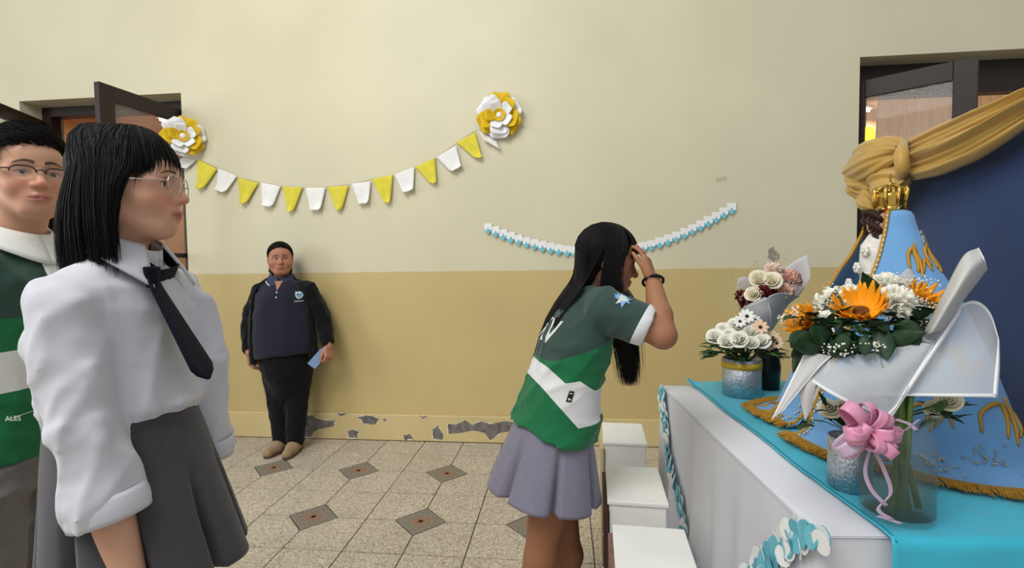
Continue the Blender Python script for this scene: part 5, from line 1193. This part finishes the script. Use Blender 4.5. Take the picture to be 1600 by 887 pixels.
# ================================================================== student in green jersey, half hidden behind the first
def boy_green():
    tone = (206, 156, 128); Z = np.array((0, 0, 1.))
    a = math.radians(2); F = np.array((math.cos(a), math.sin(a), 0)); R = np.array((F[1], -F[0], 0))
    base = W(10, 640, 1.30); base[2] = 0
    P = thing('person', 'person with half-rim glasses in dark green sports jersey with white collar', 'person', tuple(base))
    N = W(26, 372, 1.30)-base; Hc = W(46, 275, 1.28)-base; hs = .95
    Ah = frame(F*.9+np.array((0, -.50, 0.0)))
    skin = skin_mat('skin_tan', tone); wz = .93
    pieces = [head_piece(Hc, Ah, N-Z*.05-F*.02, s=hs, tone=tone, lip=(176, 104, 96), jaw=.96, male=True, cheek=.92)]
    tf = Field((-.32, -.32, -.02), (.36, .32, N[2]+.02), .013); tf.tube(Z*.85, N-Z*.04, R, [(0, .14, .10), (.5, .14, .10), (.85, .17, .10), (1, .07, .06)], .02)
    for s in (-1, 1):
        hip = Z*.88+R*s*.08; kn = Z*.48+R*s*.08+F*.01; an = Z*.08+R*s*.08-F*.01; leg_field(tf, hip, kn, an, .08, .055)
    pieces.append(flat_piece(tf, tone))
    SR = N+R*.185-Z*.07; SL = N-R*.185-Z*.07; ER = SR-Z*.28-F*.09+R*.03; EL = SL-Z*.28-F*.07-R*.02; WR = ER-Z*.25-F*.02-R*.03; WL = EL-Z*.25-F*.02+R*.03
    for S, E, Wr, sd in ((SR, ER, WR, 1), (SL, EL, WL, -1)):
        f = Field(np.minimum(np.minimum(S, E), Wr)-.2, np.maximum(np.maximum(S, E), Wr)+.12, .006); f.chain([S, E], [.046, .041], 0); f.chain([E, E*.7+Wr*.3, Wr], [.042, .042, .028], .015)
        hand(f, Wr, limb_dir(E, Wr), R*sd, F, 1., (.5, .5, .5, .5), .03, (.3, .4)); pieces.append(flat_piece(f, tone))
    V, Q, C = join_pieces(pieces); me = fastmesh(V, Q); set_attr(me, 'Col', C); link('body', me, skin, P); add_eyes(P, Hc, Ah, hs, (.1, 1, -.05))
    # jersey
    f = Field((-.38, -.42, wz-.05), (.38, .40, N[2]+.05), .005)
    f.tube(Z*(wz-.03), N-Z*.03, R, [(0, .185, .140), (.25, .178, .138), (.6, .180, .132, 0, .01), (.85, .155, .11), (1, .075, .075)], 0)
    for S, E, s_ in ((SR, ER, 1), (SL, EL, -1)):
        f.cone(S, N+R*s_*.05-Z*.045, .058, .05, .03); e2 = S*.25+E*.75; f.chain([S, e2], [.072, .082], .02); e = limb_dir(S, E); f.cone(e2-e*.02, e2+e*.12, .06, .08, .004, neg=True); f.cut(e2+e*.03, e) if False else None
    f.disp(folds(31, .14, .006, Z, 5)); f.disp(creases(5, .07, .004, Z+F, 5, 1.6)); f.cone(N-Z*.05, N+Z*.06, .07, .075, .006, neg=True)
    def band(V): return np.clip((V[:, 2]-.5)/1.2+.04*np.abs(V@R)/.18*0-.10*(V@F)*1.0, 0, 1)
    # pixel rows of the colour changes read at the near side
    def val(x, y): p = W(x, y, 1.17)-base; return float((p[2]-.5)/1.2-.10*(p@F))
    jm = ramp_mat('green_jersey', 'band', [(0, (30, 112, 66)), (val(50, 612), (226, 226, 222)), (val(50, 545), (30, 112, 66)), (val(50, 492), (52, 76, 66))])
    js = sdf_obj('jersey', f, jm, P, 2, {'band': band}); bv = bvh_of(js)
    wm = mat('white_knit', (232, 232, 226), .85, bump=.3, bscale=500, sheen=.2); ctr = N-Z*.002
    for sgn in (1, -1):
        def fn(u, v, sgn=sgn):
            ang = (.03+u*.97)*PI-PI/2; ca, sa = math.cos(ang), math.sin(ang); rr = .067+.034*v
            return ctr+R*sgn*ca*rr*1.05+F*(sa*rr+.0)+Z*(.040-.048*v-.03*max(0, sa)-.03*v*max(0, sa)**3)
        MB().grid(fn, 20, 6).build('collar', wm, js, solid=.003)
    pk = []
    for i in range(9):
        t = i/8; p = ctr+F*.075-Z*(.01+.17*t); h = bv.ray_cast(Vector(p+F*.3), Vector(-F), .5); pk.append(np.array(h[0])+F*.004 if h[0] is not None else p)
    ribbon(pk, R, .022, 'placket', wm, js, .003)
    for t in (1, 4, 6): MB().sphere(pk[t]+F*.004, .005, 8, 6).build('button', mat('white_button', (240, 240, 236), .3), js)
    # lettering low on the near side
    o_ = W(17, 657, 1.14)-base; n = nrm(R*.95+F*.15); u = nrm(np.cross(Z, n)); wt = mat('white_print', (206, 214, 206), .7)
    decal(text2d('RALES', .016), o_, u, Z, n, bv, wt, 'lettering', js, start=.03)
    # trousers
    tm = mat('grey_trousers', (116, 115, 114), .85, sheen=.2, var=.07, vscale=40, bump=.3, bscale=700, spec=.2)
    f = Field((-.3, -.3, .03), (.3, .3, wz+.06), .008); f.tube(Z*.82, Z*(wz+.04), R, [(0, .165, .125), (1, .150, .115)], 0)
    for s in (-1, 1): f.chain([Z*.86+R*s*.085, Z*.48+R*s*.09, Z*.06+R*s*.085], [.105, .085, .080], .03)
    f.disp(creases(41, .09, .008, R+F*.5, 6, 1.5)); sdf_obj('trousers', f, tm, P, 2)
    sm = mat('black_leather', (24, 22, 22), .4); so = mat('black_rubber', (18, 18, 18), .8)
    for s in (-1, 1): shoe('shoe', Z*.08+R*s*.085-F*.01, F, sm, so, P, 1.1)
    # short black hair
    rg = np.random.default_rng(8); parts = [hair_cap(Hc, Ah, hs, lambda x, y, z: np.maximum(.062-z-np.where(y < .03, np.clip((.03-y)*2.6, 0, .12), 0), np.maximum(-.045-z, np.where((y > .0) & (z < .02), .01, -1))), r=(.079, .098, .091))]
    S, Np = 3800, 6; paths = np.zeros((S, Np, 3)); k = 0
    while k < S:
        d = nrm(rg.normal(size=3)); p = np.array((0, -.012, .036))+d*np.array((.079, .098, .091))
        hl = .066-max(0, (.035-p[1]))*1.9
        if p[2] < hl or p[2] < -.045: continue
        L = .035+.02*rg.random() if p[2] > .03 else .018; fl = (np.array((.7, .5, .15)) if p[1] < .045 else np.array((.8, -.2, .35))) if p[1] > -.03 and p[2] > .06 else np.array((0, .25, -.9)); fl = fl+rg.normal(0, .25, 3); fl = fl-d*(fl@d)
        t = np.linspace(0, 1, Np)[:, None]; pp = p+nrm(fl)*L*t+d*(.013*np.sin(t*PI*.75)); paths[k] = pp; k += 1
    r = np.tile(np.linspace(1, .25, Np), (S, 1))*rg.uniform(.0008, .0014, S)[:, None]; V, Q = strands(Hc+hs*paths@Ah.T, r); parts.append((V, Q)); link('hair', mesh_join2(parts), hairmat(), P)
    spectacles(P, Hc, Ah, hs, mat('black_frame', (20, 18, 18), .4), mat('spectacle_lens'), (.025, .0165), False, True, .0016)
    return P
boy_green()
# ================================================================== woman by the wall
def woman_wall():
    tone = (176, 122, 98); Z = np.array((0, 0, 1.))
    base = WZ(450, 704, 0); a = math.radians(-68); F = np.array((math.cos(a), math.sin(a), 0)); F = nrm((.30, -.95, 0)); R = np.array((F[1], -F[0], 0))
    D = float((base-CP)@cF)
    P = thing('person', 'person in black cardigan and navy polo holding a phone against the wall', 'person', tuple(base))
    q = lambda x, y, dd=0.: W(x, y, D+dd)-base
    bk = F*0
    Hc = q(438, 404, .02); N = q(440, 434, .06); Fh = nrm((.52, -.85, -.02)); Ah = frame(Fh)
    skin = skin_mat('skin_brown', tone); hs = 1.0
    Ah = Ah*np.array((1.07, 1, 1)); pieces = [head_piece(Hc, Ah, N-Z*.03-F*.02, s=hs, h=.003, tone=tone, lip=(150, 84, 78), jaw=1.14, cheek=1.25)]
    hipL, hipR = q(466, 572, .06), q(432, 572, .06)
    an = {1: q(441, 690, .02), -1: q(462, 692, .0)}
    tf = Field((-.4, -.35, .0), (.4, .35, N[2]+.03), .014); tf.tube(Z*.74+bk, N-Z*.03, R, [(0, .17, .11), (.5, .17, .12), (.85, .15, .085), (1, .06, .055)], .02)
    for s, hp in ((1, hipR), (-1, hipL)): leg_field(tf, hp, hp*.5+an[s]*.5, an[s], .09, .06)
    pieces.append(flat_piece(tf, tone))
    SR, SL = q(407, 457, .05), q(482, 455, .05); ER, EL = q(391, 507, .06), q(505, 503, .06); WR, WL = q(390, 551, -.02), q(513, 541, -.02)
    arms = ((SR, ER, WR, 1), (SL, EL, WL, -1))
    for S, E, Wr, sd in arms:
        f = Field(np.minimum(np.minimum(S, E), Wr)-.2, np.maximum(np.maximum(S, E), Wr)+.12, .005); f.chain([S, E], [.055, .047], 0); f.chain([E, E*.6+Wr*.4, Wr], [.047, .045, .030], .015)
        e = limb_dir(E, Wr)*.8-Z*.2
        hand(f, Wr+limb_dir(E, Wr)*.0, e-R*sd*.12, R*sd*.8+F*.6, F-R*sd*.6, .98, (.5, .55, .6, .65) if sd > 0 else (.75, .85, .9, .9), .05, (.35, .5)); pieces.append(flat_piece(f, tone))
    V, Q, C = join_pieces(pieces); me = fastmesh(V, Q); set_attr(me, 'Col', C); link('body', me, skin, P); add_eyes(P, Hc, Ah, hs, (-.35, 1, -.02))
    # navy polo
    pm = mat('navy_polo', (31, 32, 46), .85, sheen=.15, bump=.3, bscale=600, spec=.2); hz = q(450, 556)[2]
    f = Field((-.36, -.36, hz-.04), (.36, .36, N[2]+.06), .0075)
    f.tube(Z*hz+bk, N-Z*.03, R, [(0, .205, .165), (.15, .215, .175), (.45, .215, .172, 0, .0), (.75, .19, .15, 0, .0), (.92, .13, .1), (1, .075, .075)], 0)
    for S, s in ((SR, 1), (SL, -1)): f.cone(S, N+R*s*.05-Z*.05, .06, .05, .04)
    f.disp(folds(51, .16, .007, R+Z*.3, 5)); f.cone(N-Z*.05, N+Z*.08, .062, .068, .006, neg=True); polo = sdf_obj('polo_shirt', f, pm, P, 2); bv = bvh_of(polo)
    cm = mat('navy_knit', (58, 62, 86), .85, bump=.3, bscale=500); ctr = N-Z*.0; wm = mat('white_knit')
    for sgn in (1, -1):
        def fn(u, v, sgn=sgn):
            ang = (.03+u*.93)*PI-PI/2; ca, sa = math.cos(ang), math.sin(ang); rr = .064+.038*v; return ctr+R*sgn*ca*rr*1.05+F*(sa*rr)+Z*(.045-.052*v-.038*max(0, sa)-.03*v*max(0, sa)**3)
        MB().grid(fn, 20, 6).build('collar', cm, polo, solid=.003); MB().tube([fn(i/19, 1.02) for i in range(20)], .0035, 6).build('collar_edge', wm, polo)
    vt = MB(); pts = []
    for dz, hw in ((-.02, .028), (-.055, .014), (-.085, .002)):
        for s in (-1, 1):
            p = N+Z*dz+R*s*hw; h = bv.ray_cast(Vector(p+F*.3), Vector(-F), .6); pts.append(np.array(h[0])+F*.003 if h[0] is not None else p+F*.08)
    vt.add(pts, [(0, 1, 3, 2), (2, 3, 5, 4)]); vme = pyd(vt.v, vt.f); set_attr(vme, 'Col', np.tile(np.array(srgb(*tone)[:3]), (6, 1))); link('open_neckline', vme, skin, polo)
    for dz in (-.10, -.135):
        p = N+Z*dz; h = bv.ray_cast(Vector(p+F*.3), Vector(-F), .6); MB().sphere(np.array(h[0])+F*.002, .006, 8, 6).build('button', mat('white_button'), polo)
    # chest emblem: a white and light blue shield between two ears, with a line of lettering
    o_ = q(459, 463, -.2); u = -R; em = bpy.data.objects.new('emblem', None); COL.objects.link(em); em.parent = polo
    wv = mat('white_print'); bl = mat('light_blue_print', (128, 176, 214), .7); dk = mat('navy_print', (38, 44, 84), .7)
    sh = [(-.028, .028), (-.020, .022), (0, .024), (.020, .022), (.028, .028), (.026, .0), (.016, -.022), (0, -.030), (-.016, -.022), (-.026, 0)]
    decal(poly2d(sh, 1), o_, u, Z, F, bv, wv, 'shield', em, .003); decal(poly2d([(-.020, .014), (.020, .014), (.018, -.004), (.010, -.018), (0, -.024), (-.010, -.018), (-.018, -.004)], 1), o_, u, Z, F, bv, bl, 'shield_field', em, .005)
    for k in range(4): decal(poly2d([(-.0028, -.005), (.0028, -.005), (.0022, .006), (-.0022, .006)], 0), o_+Z*.002+u*(.0085*(k-1.5)), u, Z, F, bv, dk, 'shield_mark', em, .0065)
    for k in range(9): decal(poly2d([(-.0022, -.0035), (.0022, -.0035), (.0018, .0035), (-.0018, .0035)], 0), o_-Z*.044+u*(.0064*(k-4)), u, Z, F, bv, wv, 'stitched_mark', em, .003)
    # black cardigan, open at the front
    km = mat('black_knit', (20, 19, 21), .95, sheen=.12, bump=.5, bscale=350, spec=.1)
    f = Field((-.46, -.4, hz-.14), (.46, .4, N[2]+.06), .007); lo = Z*(hz-.03)+bk
    f.tube(lo, N-Z*.02, R, [(0, .232, .175), (.2, .234, .178), (.5, .232, .176), (.78, .215, .16), (.93, .15, .11), (1, .08, .08)], 0)
    for S, E, Wr, s in arms: f.cone(S, N+R*s*.06-Z*.045, .068, .055, .04)
    # opening: remove a wedge of the front
    x, y, z = f.pts((slice(None),)*3); uu = x*R[0]+y*R[1]; vv = x*F[0]+y*F[1]; t = np.clip((z-(hz-.03))/(N[2]-hz+.03), 0, 1); uu = uu-t*(N@R); vv = vv-t*(N@F); half = .192+.008*np.sin(t*5)-.10*np.clip((t-.84)/.16, 0, 1)**1.2
    f.D = np.maximum(f.D, np.minimum(half-np.abs(uu), vv+.03)).astype(np.float32)
    for S, E, Wr, s in arms:
        c_ = E*.15+Wr*.85; f.chain([S, S*.5+E*.5, E], [.066, .074, .064], .02); f.chain([E, c_], [.064, .048], .01); e = limb_dir(E, Wr); f.cone(c_, c_+e*.08, .036, .05, .004, neg=True)
    f.disp(folds(61, .10, .006, Z, 5)); f.disp(creases(62, .06, .004, R, 5, 1.6)); f.cone(N-Z*.04, N+Z*.1, .085, .1, .006, neg=True); card = sdf_obj('cardigan', f, km, P, 2)
    for S, E, Wr, s in arms:
        e = limb_dir(E, Wr); c_ = E*.12+Wr*.88; u_ = nrm(np.cross(e, F)); v_ = np.cross(e, u_); MB().grid(lambda a_, t_: c_-e*(.06*t_)+(u_*math.cos(2*PI*a_)+v_*math.sin(2*PI*a_))*(.046+.004*t_), 28, 5, True).build('cuff', km, card, solid=.005)
    # trousers and shoes
    tm = mat('black_denim', (17, 17, 20), .85, sheen=.08, bump=.3, bscale=500, spec=.15)
    f = Field((-.32, -.3, .04), (.32, .32, hz+.1), .007); f.tube(Z*(hz-.30)+bk, Z*(hz+.03)+bk, R, [(0, .07, .05), (.45, .135, .10), (.8, .176, .136), (1, .17, .13)], 0)
    for s, hp in ((1, hipR), (-1, hipL)):
        kn = hp*.5+an[s]*.5+F*.01; f.chain([hp+R*s*.005-Z*.01, kn, an[s]+Z*.02], [.100, .076, .062], .05)
    f.disp(creases(71, .05, .005, R, 6, 1.5)); sdf_obj('trousers', f, tm, P, 2)
    sm = mat('tan_suede', (158, 134, 104), .9, var=.1, vscale=40, bump=.3, bscale=300); so = mat('brown_rubber', (86, 68, 52), .8)
    for s, dr in ((1, (-.12, -1, 0)), (-1, (.12, -1, 0))): shoe('shoe', an[s]*[1, 1, 0]+Z*.08, dr, sm, so, P, .92)
    # hair pulled back
    rg = np.random.default_rng(12); cut = lambda x, y, z: np.maximum(.078-6*x*x-z-np.where(y < .03, np.clip((.03-y)*3.5, 0, .3), 0), -.075-z)
    parts = [hair_cap(Hc, Ah, hs, cut, r=(.0785, .098, .089))]
    f = Field((-.09, -.18, -.16), (.09, .0, .02), .006); f.ell((0, -.10, -.03), (.05, .035, .045), 0); f.ell((0, -.075, -.085), (.078, .030, .055), .02); f.cone((0, -.10, -.03), (.02, -.09, -.14), .04, .03, .02); v, qd = f.mesh(); parts.append((Hc+v@Ah.T, qd))
    f2 = MB()
    S, Np = 1400, 9; paths = np.zeros((S, Np, 3)); k = 0
    while k < S:
        d = nrm(rg.normal(size=3)*np.array((1, 1, 1))); 
        if d[2] < -.3 or d[1] < -.6: continue
        p = np.array((0, -.012, .036))+d*np.array((.081, .1, .091)); hl = .078-6*p[0]**2-min(.3, max(0, (.03-p[1])*3.5))
        if p[2] < hl or p[2] < -.05: continue
        tgt = np.array((0, -.115, -.01)); t = np.linspace(0, .9, Np)[:, None]; pp = p*(1-t)+tgt*t; dd = (pp-np.array((0, -.012, .036)))/np.array((.083, .102, .093)); nn = np.linalg.norm(dd, axis=1)[:, None]; pp = np.array((0, -.012, .036))+dd/np.minimum(nn, 1)*np.array((.083, .102, .093)); paths[k] = pp; k += 1
    V, Q = strands(Hc+paths@Ah.T, np.tile(np.linspace(1, .6, Np), (S, 1))*.0016); parts.append((V, Q)); link('hair', mesh_join2(parts), hairmat(), P)
    # phone in the left hand
    ph = thing('mobile_phone', 'dark mobile phone with pale glossy screen held at the hip', 'phone', tuple(q(497, 560, -.075)+base))
    Ap = Euler((math.radians(-22), math.radians(40), math.radians(10))).to_matrix(); box('case', (0, 0, 0), (.072, .009, .148), mat('phone_case', (28, 32, 44), .4), ph, .003); box('screen', (0, -.0052, 0), (.066, .001, .140), mat('phone_screen', (120, 146, 178), .08, spec=.6), ph, 0)
    ph.rotation_euler = Ap.to_euler()
    return P
woman_wall()
# ================================================================== student bowing at the altar
def girl_bowing():
    tone = (164, 114, 84); Z = np.array((0, 0, 1.)); d0 = 1.74
    a = math.radians(16); F = np.array((math.cos(a), math.sin(a), 0)); R = np.array((F[1], -F[0], 0))
    base = W(868, 660, d0); base[2] = 0
    P = thing('person', 'person bowing in green and white jersey and grey skirt, hand raised to forehead', 'person', tuple(base))
    q = lambda x, y, dd=0.: W(x, y, d0+dd)-base
    pel = q(868, 668); N = q(930, 452); Hc = q(950, 408, .0)
    Fh = nrm(np.array((math.cos(.10), math.sin(.10), -.20))); Ah = frame(Fh); up = nrm(N-pel)
    skin = skin_mat('skin_deep', tone)
    pieces = [head_piece(Hc, Ah, N-up*.05, s=.97, tone=tone, lip=(146, 84, 76), nose=1.04)]
    # trunk and legs
    tf = Field((-.3, -.32, -.02), (.4, .32, N[2]+.02), .009); tf.tube(pel-up*.06, N-up*.03, R, [(0, .12, .09), (.3, .11, .085), (.7, .13, .09), (.9, .15, .08), (1, .06, .055)], .02)
    for s, px in ((1, 838), (-1, 880)):
        hip = pel-Z*.06+R*s*.062-F*.01; kn = q(px+6, 866, -.07 if s > 0 else .07); an = kn*[1, 1, 0]+Z*.075-F*.065; leg_field(tf, hip, kn, an, .080, .056); foot_field(tf, an, F)
        tf.ell(kn+F*.012+Z*.0, (.045, .045, .05), .02)
    pieces.append(flat_piece(tf, tone, 2))
    SR = q(948, 480, -.14); SL = q(962, 470, .17); ER = q(1036, 524, -.20); WR = q(1020, 437, -.075); EL = q(1000, 560, .24); WL = q(1010, 470, .16)
    # right arm, hand to the forehead
    f = Field(np.minimum(np.minimum(SR, ER), WR)-.1, np.maximum(np.maximum(SR, ER), WR)+.2, .0035); f.chain([SR, SR*.4+ER*.6, ER], [.048, .047, .040], 0); f.chain([ER, ER*.65+WR*.35, WR], [.041, .040, .025], .015)
    e = nrm(q(1001, 378, -.045)-WR); hand(f, WR, e, F*.75+R*.55+Z*.1, Z*0-F*.5+R*.6, .88, (.30, .26, .28, .34), .03, (.18, .2)); pieces.append(flat_piece(f, tone))
    f = Field(np.minimum(np.minimum(SL, EL), WL)-.2, np.maximum(np.maximum(SL, EL), WL)+.2, .005); f.chain([SL, EL], [.046, .040], 0); f.chain([EL, WL], [.040, .026], .015); WLe = WL
    hand(f, WL, nrm(Hc+Fh*.02-Z*.12-WL), F, Z, .88, (.5, .5, .5, .5), .03, (.3, .3)); 
    V, Q, C = join_pieces(pieces); me = fastmesh(V, Q); set_attr(me, 'Col', C); link('body', me, skin, P); add_eyes(P, Hc, Ah, .97, (0, 1, -.5))
    # jersey
    f = Field((-.34, -.36, pel[2]-.04), (.46, .36, N[2]+.05), .0045); b0 = q(866, 662); L = np.linalg.norm(N-b0)
    f.tube(b0-up*.02, N-up*.025, R, [(0, .168, .150), (.12, .160, .142), (.35, .155, .126, 0, .010), (.6, .165, .124, 0, .012), (.82, .15, .104, 0, .006), (.94, .10, .08), (1, .07, .066)], 0)
    for S, E, s in ((SR, ER, 1), (SL, EL, -1)):
        f.cone(S, N+R*s*.05-up*.05, .055, .05, .03); c_ = S*.44+E*.56; f.chain([S, c_], [.066, .068], .02); ee = limb_dir(S, E); g = Field(f.lo, f.lo+(f.n-1)*f.h, f.h); 
        x, y, z = f.pts((slice(None),)*3); pl = (x-c_[0])*ee[0]+(y-c_[1])*ee[1]+(z-c_[2])*ee[2]; near = np.sqrt((x-c_[0])**2+(y-c_[1])**2+(z-c_[2])**2) < .11
        f.D = np.where(near, np.maximum(f.D, pl-.035), f.D).astype(np.float32); f.cone(c_+ee*.01, c_+ee*.12, .052, .06, .004, neg=True)
    f.disp(folds(81, .13, .0045, up+F*.2, 5)); f.disp(creases(82, .06, .0048, F+up*.5, 6, 1.6)); f.cone(N-up*.05, N+up*.08, .058, .064, .006, neg=True)
    # dyed bands: along the trunk, with a zigzag round the body; sleeves dark with white cuffs
    def band(V):
        fr = V-b0; h = fr@up/L; w = fr@nrm(F-up*(F@up))/L
        lo_ = np.interp(w, [-.3, -.24, .055, .34], [.31, .28, .089, .195]); hi_ = np.interp(w, [-.3, -.226, -.11, -.025, .104, .37], [.43, .41, .35, .39, .348, .436]); dk = np.interp(w, [-.3, -.225, .205, .33], [.42, .45, .755, .69])
        out = np.where(h < lo_, .25+.6*(h-lo_), np.where(h < hi_, .25+.25*(h-lo_)/(hi_-lo_), np.where(h < dk, .5+.25*(h-hi_)/(dk-hi_), .75+.1*(h-dk))))
        for S, E in ((SR, ER), (SL, EL)):
            ee = limb_dir(S, E); t = (V-S)@ee; wd = np.linalg.norm(V-S-np.outer(t, ee), axis=1); c_ = np.linalg.norm(E-S)*.56
            sl = (t > .03) & (wd < .085) & ((h > .62) | (t > .1)); out = np.where(sl, np.clip(.9+(t-c_-.006)*2, .78, .99), out)
        return np.clip(out, 0, 1)
    jm = ramp_mat('bowing_jersey', 'band', [(0, (28, 110, 68)), (.25, (226, 226, 226)), (.5, (28, 110, 68)), (.75, (52, 72, 66)), (.9, (228, 228, 228))])
    js = sdf_obj('jersey', f, jm, P, 2, {'band': band}); bv = bvh_of(js); wt = mat('white_print', (206, 214, 206), .7)
    nb = nrm(-F+R*.3+up*.1); ub = nrm(np.cross(up, nb))
    decal(text2d('XV', .115), q(850, 530, -.03), ub, up, nb, bv, wt, 'lettering', js, .003); decal(text2d('S', .06), q(872, 474, .02), ub, up, nb, bv, wt, 'lettering', js, .003)
    # sleeve crest: light blue and white leaf-like flourish
    bl = mat('light_blue_print'); n2 = nrm(R*.9+Z*.35); u2 = nrm(np.cross(Z, n2)); v2 = np.cross(n2, u2); cr = bpy.data.objects.new('sleeve_crest', None); COL.objects.link(cr); cr.parent = js; c0 = q(979, 462, -.22)
    for ang, ln, wd, m_ in ((2.9, .030, .008, bl), (2.5, .034, .008, bl), (2.0, .030, .007, bl), (1.4, .022, .008, wt), (.7, .022, .007, bl), (-.2, .026, .009, bl), (-1.0, .026, .008, bl), (-2.0, .036, .008, bl), (-2.6, .034, .007, wt)):
        ca, sa = math.cos(ang), math.sin(ang); decal(poly2d([(0, 0), (ca*ln*.4-sa*wd, sa*ln*.4+ca*wd), (ca*ln, sa*ln), (ca*ln*.4+sa*wd, sa*ln*.4-ca*wd)], 0), c0, u2, v2, n2, bv, m_, 'crest_leaf', cr, .004)
    decal(poly2d([(-.012, -.010), (.010, -.012), (.014, .006), (.0, .014), (-.012, .006)], 0), c0, u2, v2, n2, bv, wt, 'crest_centre', cr, .005)
    lb = q(897, 625, -.2); nl = R; ul = nrm(F*.95-Z*.1); decal(poly2d([(-.008, -.018), (.008, -.018), (.008, .018), (-.008, .018)], 0), lb, ul, nrm(up+F*.05), nl, bv, mat('black_label', (20, 20, 22), .6), 'brand_tag', js, .003)
    for dv in (-.008, .008): decal(poly2d([(-.004, -.004), (.004, -.004), (.004, .004), (-.004, .004)], 0), lb+up*dv, ul, up, nl, bv, wt, 'tag_mark', js, .004)
    # skirt
    gm = mat('blue_grey_twill', (132, 128, 144), .85, sheen=.2, var=.05, vscale=60, bump=.25, bscale=900, spec=.2)
    wc = q(866, 650); hc = q(849, 764); uax = nrm(wc-hc); Fs = nrm(F-uax*(F@uax))
    pleated_skirt('skirt', P, gm, wc, hc, R, Fs, (.138, .122), (.205, .195), 7, .034, seed=2, band=0, flare=.9)
    # bracelet, earring
    eb = limb_dir(ER, WR); u_ = nrm(np.cross(eb, Z)); v_ = np.cross(eb, u_); c_ = WR*.97+ER*.03; MB().tube([c_+(u_*math.cos(t)+v_*math.sin(t))*.0335 for t in np.linspace(0, 2*PI, 25)], .0048, 8, cap=False).build('bracelet', mat('black_cord', (16, 15, 16), .7), P)
    MB().sphere(Hc+Ah@np.array((.080, -.006, -.045)), .0045, 10, 8).build('earring', mat('silver_stud', (220, 220, 220), .15, metal=1.), P)
    # very long straight hair
    rg = np.random.default_rng(15); S, Np = 6000, 14; paths = np.zeros((S, Np, 3)); c = np.array((0, -.014, .036)); rad = np.array((.083, .104, .092))*.97
    iA = Ah.T; down = iA@np.array((0, 0, -1.)); bk = iA@nrm(-up-F*.06); inv = lambda p: iA@(p-Hc)
    tipB = inv(q(832, 596, -.02)); midB = inv(q(872, 500, -.0)); tipF = inv(q(984, 598, .02)); 
    for i in range(S):
        p = rg.uniform(-PI, PI); p = p if abs(p) < .72 or abs(p) > 1.0 else p*2.2; af = abs(p); lay = rg.random(); o_ = .003+.007*lay; rr = rad+o_
        fringe = af < .80; dirv = np.array((math.sin(p), math.cos(p))); n1 = 6 if not fringe else 10
        pts = []
        for j in range(n1):
            th = (.0+1.0*j/(n1-1)*(1 if not fringe else .88))*PI/2; pts.append((c[0]+dirv[0]*rr[0]*math.sin(th), c[1]+dirv[1]*rr[1]*math.sin(th), c[2]+rr[2]*math.cos(th)))
        e0 = np.array(pts[-1]); m = Np-n1
        if fringe:
            zz = .016+.03*af**2+.007*rg.normal()
            for j in range(1, m+1): g = j/m; pts.append((e0[0]*(1+.03*g), e0[1]-.004*g, e0[2]+(zz-e0[2])*g))
        else:
            front = af < 1.75
            if front:                                               # locks that hang before the chest
                jx = 7*rg.normal()
                if p > 0: k1 = inv(q(950+jx+8*rg.random(), 452, -.085)); k2 = inv(q(970+jx, 520, -.04)); tip = inv(q(983+jx, 560+42*rg.random()**.5, -.0))
                else: k1 = inv(q(960+jx, 455, .085)); k2 = inv(q(980+jx, 525, .06)); tip = inv(q(985+jx, 560+44*rg.random()**.5, .04))
            else:
                w_ = rg.normal(0, .012); ext = R*(e0[0]*.95)+R*w_
                k1 = inv(q(898, 445, .0))+iA@(ext*.8); k2 = inv(q(856, 510, .0))+iA@(ext*.65); tip = inv(q(832, 596, -.0))+iA@(ext*.5)+iA@(up*.12*rg.random()**2)+rg.normal(0, .005, 3)
            cur = bez([e0, k1, k2, tip], m+1)[1:]; pts += [tuple(x) for x in cur]
        paths[i] = pts
    rads = np.tile(np.r_[np.full(Np-3, 1.), .8, .5, .2], (S, 1))*rg.uniform(.0007, .0012, S)[:, None]; V, Qs = strands(Hc+paths@Ah.T, rads); parts = [(V, Qs)]
    f = Field((-.13, -.16, -.13), (.13, .12, .15), .006); f.ell((0, -.014, .034), (.080, .099, .087), 0); f.cone((0, -.05, .0), (0, -.055, -.09), .07, .05, .02); f.ell((0, .080, -.06), (.06, .075, .12), .01, neg=True); f.cone((0, .02, -.06), (0, -.01, -.2), .05, .055, .01, neg=True); vv, qq = f.mesh(); parts.append((Hc+smooth_v(vv, qq, 2)@Ah.T, qq))
    link('hair', mesh_join2(parts), hairmat(), P)
    return P
girl_bowing()
